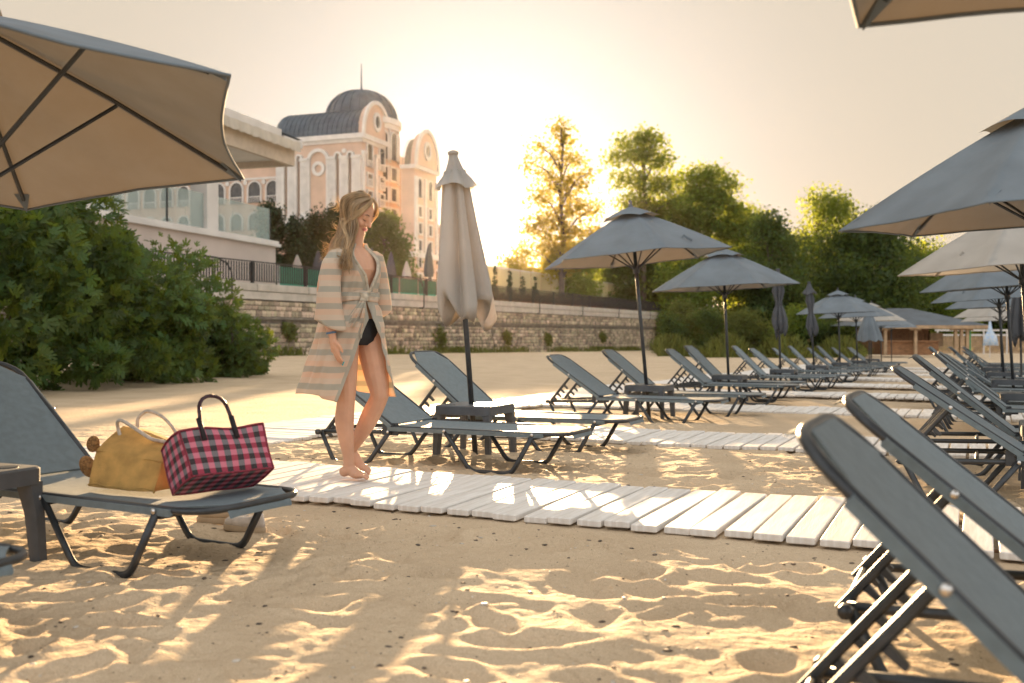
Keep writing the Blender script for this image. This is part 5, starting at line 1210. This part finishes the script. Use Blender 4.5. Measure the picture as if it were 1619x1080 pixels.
chain(bd_, [(*hp_(.088, 0, .018), .009), (*hp_(.102, 0, -.008), .0095), (*hp_(.112, 0, -.026), .0115)], 10, 3)   # nose
eb(.088, 0, -.058, .010, .020, .010)
me_ = bd_.mesh('body', M['skin']); ob = link('body', me_)
md = ob.modifiers.new('r', 'REMESH'); md.mode = 'VOXEL'; md.voxel_size = .0045; sm_ = ob.modifiers.new('s', 'SMOOTH'); sm_.iterations = 5; sm_.factor = .5
bpy.context.view_layer.update(); dg = bpy.context.evaluated_depsgraph_get(); nm_ = bpy.data.meshes.new_from_object(ob.evaluated_get(dg)); ob.modifiers.clear(); ob.data = nm_; nm_.shade_smooth(); ob.parent = woman
# face details
M['lip'] = mat('lips', (.42, .13, .11), .4); M['brow'] = mat('brow_hair', (.10, .055, .03), .8); M['nail'] = mat('turquoise_nail', (.02, .42, .48), .25); M['bracelet'] = mat('blue_thread', (.05, .20, .36), .6)
MB().tube([hp_(.090, -.021, -.056), hp_(.0985, -.010, -.0515), hp_(.1005, 0, -.053), hp_(.0985, .010, -.0515), hp_(.090, .021, -.056)], [.002, .0046, .0042, .0046, .002], 8).tube([hp_(.090, -.020, -.058), hp_(.098, -.008, -.0625), hp_(.098, .008, -.0625), hp_(.090, .020, -.058)], [.002, .0055, .0055, .002], 8).build('lips', M['lip'], woman, True)
for s in (-1, 1):
    MB().tube([hp_(.082, s * .046, .026), hp_(.0905, s * .034, .033), hp_(.0945, s * .016, .029)], [.0012, .0028, .0028], 6).build('eyebrow', M['brow'], woman, True)
    MB().tube([hp_(.079, s * .044, .001), hp_(.0885, s * .036, -.005), hp_(.0910, s * .028, -.0065), hp_(.0885, s * .018, -.003)], [.0012, .0022, .0022, .0012], 6).build('eyelash', M['brow'], woman, True)
for q, d_, pn in tips: MB().ball(q + d_ * .006 - pn * .003, (.0045, .004, .009), 8, 6).build('fingernail', M['nail'], woman, True)
w0, w1 = Vector((-.112, -.230, .845)), Vector((.17, -.02, -1)).normalized(); e1_ = w1.orthogonal().normalized(); e2_ = w1.cross(e1_)
MB().tube([w0 + (e1_ * math.cos(a) + e2_ * math.sin(a)) * .0275 for a in np.linspace(0, 6.283, 25)[:-1]], .0028, 6, True).tube([w0 + w1 * -.006 + (e1_ * math.cos(a) + e2_ * math.sin(a)) * .0285 for a in np.linspace(0, 6.283, 25)[:-1]], .002, 6, True).build('bracelet', M['bracelet'], woman, True)
M['black'] = mat('black_swimwear', (.012, .012, .014), .7)
MB().loft([tring(z, c, a, b) for z, c, a, b in ((.775, (-.002, .0), .06, .085), (.80, (-.004, .0), .125, .112), (.83, (-.006, .0), .166, .118), (.89, (-.012, .0), .181, .127), (.93, (-.013, .0), .174, .122))], cap=False).build('swimwear', M['black'], woman, True)
# robe
def linen():
    m = bpy.data.materials.new('striped_linen'); m.use_nodes = True; N = m.node_tree.nodes; L = m.node_tree.links; b = N['Principled BSDF']; b.inputs['Roughness'].default_value = .85; b.inputs['Sheen Weight'].default_value = .2
    uv = N.new('ShaderNodeUVMap'); sp = N.new('ShaderNodeSeparateXYZ'); L.new(uv.outputs[0], sp.inputs[0])
    def ma(op, a, bb=0.0):
        n = N.new('ShaderNodeMath'); n.operation = op
        for i, v in enumerate((a, bb)):
            if isinstance(v, (int, float)): n.inputs[i].default_value = v
            else: L.new(v, n.inputs[i])
        return n.outputs[0]
    def mix(f, a, bb):
        x = N.new('ShaderNodeMix'); x.data_type = 'RGBA'; L.new(f, x.inputs[0])
        for i, c in ((6, a), (7, bb)):
            if isinstance(c, tuple): x.inputs[i].default_value = (*c, 1)
            else: L.new(c, x.inputs[i])
        return x.outputs[2]
    nz = N.new('ShaderNodeTexNoise'); nz.inputs['Scale'].default_value = 9; L.new(uv.outputs[0], nz.inputs['Vector'])
    v = ma('ADD', sp.outputs[1], ma('MULTIPLY', ma('SUBTRACT', nz.outputs[0], .5), .012))
    fr = ma('FRACT', ma('DIVIDE', v, .098)); st_ = ma('LESS_THAN', ma('ABSOLUTE', ma('SUBTRACT', fr, .5)), .175)
    edge = ma('LESS_THAN', sp.outputs[0], .028); st_ = ma('MAXIMUM', st_, edge)
    th = N.new('ShaderNodeTexNoise'); th.inputs['Scale'].default_value = 30; mp = N.new('ShaderNodeMapping'); mp.inputs['Scale'].default_value = (1, 14, 1); L.new(uv.outputs[0], mp.inputs[0]); L.new(mp.outputs[0], th.inputs['Vector'])
    wide = ma('GREATER_THAN', ma('FRACT', ma('DIVIDE', v, .196)), .5)
    base = mix(wide, (.80, .57, .40), (.76, .62, .48)); base = mix(ma('MULTIPLY', th.outputs[0], .5), base, (.80, .70, .57))
    c = mix(ma('MULTIPLY', st_, .62), base, (.40, .43, .37)); L.new(c, b.inputs['Base Color'])
    bp = N.new('ShaderNodeBump'); bp.inputs['Strength'].default_value = .35; bp.inputs['Distance'].default_value = .004; L.new(th.outputs[0], bp.inputs['Height']); L.new(bp.outputs[0], b.inputs['Normal'])
    tr = N.new('ShaderNodeBsdfTranslucent'); L.new(c, tr.inputs[0]); ms = N.new('ShaderNodeMixShader'); ms.inputs[0].default_value = .42
    L.new(b.outputs[0], ms.inputs[1]); L.new(tr.outputs[0], ms.inputs[2]); L.new(ms.outputs[0], N['Material Output'].inputs[0]); return m
M['linen'] = linen()
ZT = [.42, .50, .60, .70, .80, .90, .98, 1.04, 1.08, 1.14, 1.20, 1.26, 1.30, 1.325, 1.345, 1.365, 1.385]
AT = [.25, .242, .232, .22, .212, .20, .17, .142, .14, .150, .160, .168, .160, .145, .118, .088, .074]
BT = [.262, .246, .22, .20, .18, .165, .138, .112, .110, .128, .142, .130, .115, .098, .082, .070, .064]
CX = [-.078, -.074, -.064, -.052, -.045, -.035, -.025, -.018, -.016, -.015, -.015, -.017, -.018, -.02, -.02, -.02, -.018]
def rz_(tab, z): return float(np.interp(z, ZT, tab))
def robept(z, ph, zr=None):
    a, b, c = rz_(AT, z), rz_(BT, z), rz_(CX, z); sk = max(0, min(1, (1.04 - z) / .5)); up_ = max(0, min(1, (z - 1.06) / .2))
    w = .020 * sk * math.sin(ph * 5 + 1.2 + 3 * (1.05 - z)) + .011 * sk * math.sin(ph * 11 + 4 * z) + .004 * math.sin(ph * 17 + z * 30) + .006 * math.sin(z * 42 + 3 * math.sin(ph * 3)) * max(0, 1 - abs(z - 1.02) / .14) + .005 * up_ * math.sin(ph * 7 + z * 25)
    a += w; b += w
    return Vector((c, 0, z)) + fv * (b * math.cos(ph)) + rv * (a * math.sin(ph))
def grid(fn, nu, nv, uvf, name, m, parent, wrap=False, thick=.0025):
    V, UV = [], []
    for j in range(nv + 1):
        for i in range(nu + 1): V.append(fn(i / nu, j / nv)); UV.append(uvf(i / nu, j / nv, V[-1]))
    F = [(j * (nu + 1) + i, j * (nu + 1) + i + 1, (j + 1) * (nu + 1) + i + 1, (j + 1) * (nu + 1) + i) for j in range(nv) for i in range(nu)]
    o = uvmesh(V, F, UV, name, m, parent)
    if thick: s = o.modifiers.new('thickness', 'SOLIDIFY'); s.thickness = thick; s.offset = 0
    return o
def sstep(a, b, x): t = max(0, min(1, (x - a) / (b - a))); return t * t * (3 - 2 * t)
def skirt(u, v):
    zz_ = 1.065 - v * (1.065 - .455); op = (1.065 - zz_) / .61; o2 = max(0, (.925 - zz_) / .47)
    p0 = R(1 + 45 * o2 ** .8); p1 = R(360 - 1 - 34 * o2 ** .75); ph = p0 + (p1 - p0) * u
    z = zz_ + .05 * op * (.5 - .5 * math.cos(ph)) - .012 * op * math.sin(3 * ph)
    P_ = robept(zz_, ph); P_.z = z
    e = math.exp(-((u) / .03) ** 2) * op; P_ += rv * (.02 * e) + Vector((.055, -.02, 0)) * (op * sstep(.80, .97, u))
    return P_
grid(skirt, 150, 60, lambda u, v, p: (min(u, 1 - u) * 1.6 * (.3 + .7 * v), p.z), 'robe_skirt', M['linen'], woman)
def bodice(u, v):
    z = 1.05 + v * .335; g = sstep(1.07, 1.34, z); p0 = R(0 + 34 * g); p1 = R(360 - 6 - 30 * g); ph = p0 + (p1 - p0) * u; p = robept(z, ph)
    p.z -= .02 * g * max(0, math.cos(ph)); return p
grid(bodice, 110, 34, lambda u, v, p: (min(u, 1 - u) * .9, p.z), 'robe_bodice', M['linen'], woman)
def sleeve(stations, name, sl=.0):
    q = [np.array(p, float) for p in stations]
    def fn(u, v):
        t = v * (len(q) - 1); i = min(int(t), len(q) - 2); f = t - i; f2 = f; c = q[i] * (1 - f2) + q[i + 1] * f2
        a = 2 * math.pi * u; r = c[3] * (1 + .07 * math.sin(3 * a + 5 * v) * v + .05 * math.sin(5 * a + 9 * v) * v); rr2 = c[4]
        return Vector((c[0] + r * math.cos(a), c[1] + rr2 * math.sin(a), c[2] + sl * math.cos(a) * v + .012 * math.sin(2 * a + 1) * v))
    return grid(fn, 40, 26, lambda u, v, p: (.5, p.z + .03), name, M['linen'], woman)
sleeve([(-.070, -.075, 1.345, .040, .035), (-.105, -.11, 1.318, .052, .048), (-.135, -.14, 1.25, .058, .055), (-.146, -.17, 1.15, .062, .058), (-.145, -.19, 1.04, .070, .062), (-.138, -.20, .95, .080, .065), (-.132, -.205, .885, .090, .068)], 'sleeve', -.028).location = (.014, 0, 0)
sleeve([(.06, .08, 1.335, .045, .04), (.085, .105, 1.31, .052, .05), (.100, .13, 1.22, .055, .055), (.115, .155, 1.10, .058, .06), (.122, .175, .99, .06, .065), (.122, .18, .955, .062, .065)], 'sleeve', .02)
# collar, belt, knot and ties
def edge_pts(side, zs1): 
    out = []
    for z in zs1:
        g = sstep(1.07, 1.34, z); ph = R(34 * g) if side > 0 else R(-6 - 30 * g); p = robept(z, ph); p.z -= .02 * g * math.cos(ph); out.append(p + fv * .004)
    return out
M['sage'] = mat('sage_band', (.52, .46, .36), .85, 0, .12, 40, .3, 300)
for s in (1, -1): MB().tube(edge_pts(s, np.linspace(1.07, 1.385, 14)), .009, 8, flat=.4).build('collar', M['sage'], woman, True)
def belt(u, v):
    ph = 2 * math.pi * u; z = 1.033 + v * .055 + .006 * math.sin(ph * 4 + v * 7); p = robept(z, ph); return p + (fv * math.cos(ph) + rv * math.sin(ph)) * (.007 + .006 * math.sin(v * math.pi) + .002 * math.sin(v * 16))
grid(belt, 90, 8, lambda u, v, p: (.5, p.z * 1.6), 'belt', M['linen'], woman)
kn = robept(1.055, R(14)) + fv * .02
soft([(-.02, -.018, -.02), (.02, -.018, -.022), (.022, .018, -.02), (-.02, .018, -.02), (-.018, -.016, .02), (.018, -.018, .022), (.02, .016, .02), (-.02, .018, .018)], [(3, 2, 1, 0), (4, 5, 6, 7), (0, 1, 5, 4), (1, 2, 6, 5), (2, 3, 7, 6), (3, 0, 4, 7)], 'knot', M['sage'], None, 2, .003, 90, 1)
ko = bpy.data.objects['knot']; ko.parent = woman; ko.location = kn; ko.scale = (1.1, 1.1, 1.2)
def ribbon(p0, p1, p2, w0_, w1_, nm):
    p0, p1, p2 = Vector(p0), Vector(p1), Vector(p2)
    def fn(u, v):
        c = p0 * (1 - v) ** 2 + p1 * 2 * v * (1 - v) + p2 * v * v; w = (w0_ + (w1_ - w0_) * v ** .7) * (u - .5)
        return c + Vector((.86, -.2, -.15)) * w + Vector((0, -1, 0)) * (.010 * math.sin(u * 12 + v * 3) * v)
    return grid(fn, 14, 20, lambda u, v, p: (.5 if .08 < u < .92 else 0, p.z * 1.1 + .02), nm, M['linen'], woman)
ribbon(kn, kn + Vector((-.03, -.05, -.08)), kn + Vector((-.085, -.06, -.17)), .02, .075, 'belt_tie')
ribbon(kn, kn + Vector((-.0, -.045, -.10)), kn + Vector((-.035, -.05, -.235)), .02, .07, 'belt_tie')
# hair
M['hair'] = mat('fair_hair', (.40, .29, .17), .4, 0, .25, 25, trans=(.85, .62, .36), tw=.4, stretch=(1, 1, .15), spec=.6)
M['hairlight'] = mat('fair_hair_light', (.62, .49, .31), .4, 0, .2, 25, trans=(1, .78, .48), tw=.5, stretch=(1, 1, .15), spec=.6)
MB().ball(hp_(-.016, 0, .014), (.097, .080, .118), 28, 18, H3).build('hair_cap', M['hair'], woman, True)
rsH = random.Random(9)
def cat(P_, n=5):
    out = []
    for i in range(len(P_) - 1):
        a, b, c, d = P_[max(0, i - 1)], P_[i], P_[i + 1], P_[min(len(P_) - 1, i + 2)]
        for k in range(n): t = k / n; out.append(.5 * ((2 * b) + (c - a) * t + (2 * a - 5 * b + 4 * c - d) * t * t + (3 * b - a - 3 * c + d) * t ** 3))
    return out + [P_[-1]]
def strand(q, rad, mb, wild=0.0):
    """q 0 = beside the face on her right, 1 = back of the head, up to 1.7 = her far side"""
    j = lambda s: Vector((rsH.gauss(0, s), rsH.gauss(0, s), rsH.gauss(0, s)))
    phi = R(-62 - 118 * q); tp_ = rsH.uniform(.75, 1.0)
    A = hp_(.055 - .10 * min(1, q) * rsH.uniform(.6, 1.2), rsH.uniform(-.02, .012), .121 - .02 * min(1, q))
    B0_ = hp_(.085 * math.cos(phi) * .8 + .005, .078 * math.sin(phi) * .85, .085)
    B = hp_(-.012 + .100 * math.cos(phi), .086 * math.sin(phi), .02) + j(.003)
    lay = rsH.uniform(0, 1)
    C0 = Vector((.004 - .095 * q, -.088 + .075 * q, 1.455 + .01 * q)) if q <= 1 else Vector((-.09 + .10 * (q - 1), -.013 + .09 * (q - 1), 1.46))
    C1 = Vector((-.020 - .105 * q, -.115 + .060 * q, 1.36)) if q <= 1 else Vector((-.12 + .10 * (q - 1), -.05 + .12 * (q - 1), 1.37))
    D = Vector((-.020 - .12 * q + .02 * lay, -.185 + .035 * q, 1.205 + .04 * rsH.random() + .03 * q)) if q <= 1 else Vector((-.12, -.06 + .08 * (q - 1), 1.26))
    wv = .010 * math.sin(q * 23 + lay * 6)
    P_ = [A, B0_, B, C0 + j(.007) + Vector((wv, 0, 0)), C1 + j(.011) - Vector((wv, 0, 0)), (C1 + D) / 2 + j(.010) + Vector((wv * .8 - .008, -.008, 0)), D + j(.014)]
    if wild: P_ = P_[:rsH.choice((3, 4, 5, 6))]; P_ = P_ + [P_[-1] + Vector((rsH.uniform(-.075, .0), rsH.uniform(-.03, .04), rsH.uniform(-.06, .055))) * wild]; P_.append(P_[-1] + Vector((rsH.uniform(-.03, .01), rsH.uniform(-.02, .02), rsH.uniform(-.02, .02))) * wild)
    c = cat(P_, 4); n = len(c); mb.tube(c, [rad * (.5 + .5 * math.sin(min(1, k / n * 3) * 1.57)) * (1 - .75 * (k / n) ** 3) for k in range(n)], 4 if rad < .003 else 6, flat=.6)
h1, h2, h3 = MB(), MB(), MB()
for k in range(170): strand(rsH.random() * 1.6, rsH.uniform(.004, .0085), h1)
for k in range(750): strand(rsH.random() * 1.6, rsH.uniform(.0010, .0019), h2 if k % 3 else h1)
for k in range(420): strand(rsH.random() * 1.3, rsH.uniform(.0012, .0024), h2)
for k in range(330): strand(.15 + rsH.random() * 1.35, .0008, h3, 1.0)
# locks framing the forehead and far temple
for k in range(90):
    q = rsH.random(); s = 1 if k % 3 == 0 else -1
    P_ = [hp_(.05, -.002 * s, .122), hp_(.078 - .01 * q, s * (.025 + .01 * q), .098), hp_(.078 - .028 * q, s * (.058 + .008 * q), .045), hp_(.055 - .04 * q, s * (.080), -.02), hp_(.02 - .05 * q, s * .085, -.075)] + ([Vector((-.035, -.12, 1.38)), Vector((-.05, -.165, 1.26))] if s < 0 else [hp_(-.03, .085, -.13)])
    c = cat([p + Vector((rsH.gauss(0, .003), rsH.gauss(0, .003), rsH.gauss(0, .003))) for p in P_], 4); n = len(c); h2.tube(c, [.0028 * (1 - .7 * (i / n) ** 2) for i in range(n)], 4)
for k in range(260):                                   # loose waves lifting off the crown and the back of the head
    q = rsH.uniform(.25, 1.5); phi = R(-62 - 118 * q); o_ = rsH.uniform(.002, .016)
    P_ = [hp_(.05 - .09 * min(1, q), rsH.uniform(-.02, .01), .123 + o_ * .5), hp_(-.005 + (.082 + o_) * math.cos(phi) * .85, (.075 + o_) * math.sin(phi) * .85, .088 + o_ * .4), hp_(-.014 + (.103 + o_) * math.cos(phi), (.088 + o_) * math.sin(phi), .015), Vector((-.09 * min(1, q) - .01 - o_, -.08 + .07 * q, 1.45)), Vector((-.11 * min(1, q) - .025 - o_ * 1.5, -.10 + .06 * q, 1.36 + rsH.gauss(0, .01))), Vector((-.10 * min(1, q) - .04 - o_ * 1.2, -.16 + .05 * q, 1.26 + rsH.gauss(0, .02)))]
    c = cat([p + Vector((rsH.gauss(0, .003), rsH.gauss(0, .003), rsH.gauss(0, .002))) for p in P_], 4); n = len(c); (h2 if k % 2 else h1).tube(c, [.0017 * (1 - .6 * (i / n) ** 2) for i in range(n)], 4)
h1.build('hair', M['hair'], woman, True); h2.build('hair', M['hairlight'], woman, True); h3.build('stray_hair', M['hairlight'], woman, True)
# ================================================================== evening haze in the air
hz_ = bpy.data.materials.new('evening_haze'); hz_.use_nodes = True; hN = hz_.node_tree; hN.nodes.clear()
ho = hN.nodes.new('ShaderNodeOutputMaterial'); hv = hN.nodes.new('ShaderNodeVolumePrincipled')
hv.inputs['Color'].default_value = (1, .93, .82, 1); hv.inputs['Density'].default_value = .000028; hv.inputs['Anisotropy'].default_value = .86
hN.links.new(hv.outputs[0], ho.inputs['Volume'])
HB = MB().box((-300, 500, 28), (2600, 2500, 64)); hzo = HB.build('haze', hz_); hzo['kind'] = 'stuff'; hzo['label'] = 'thin golden evening haze'
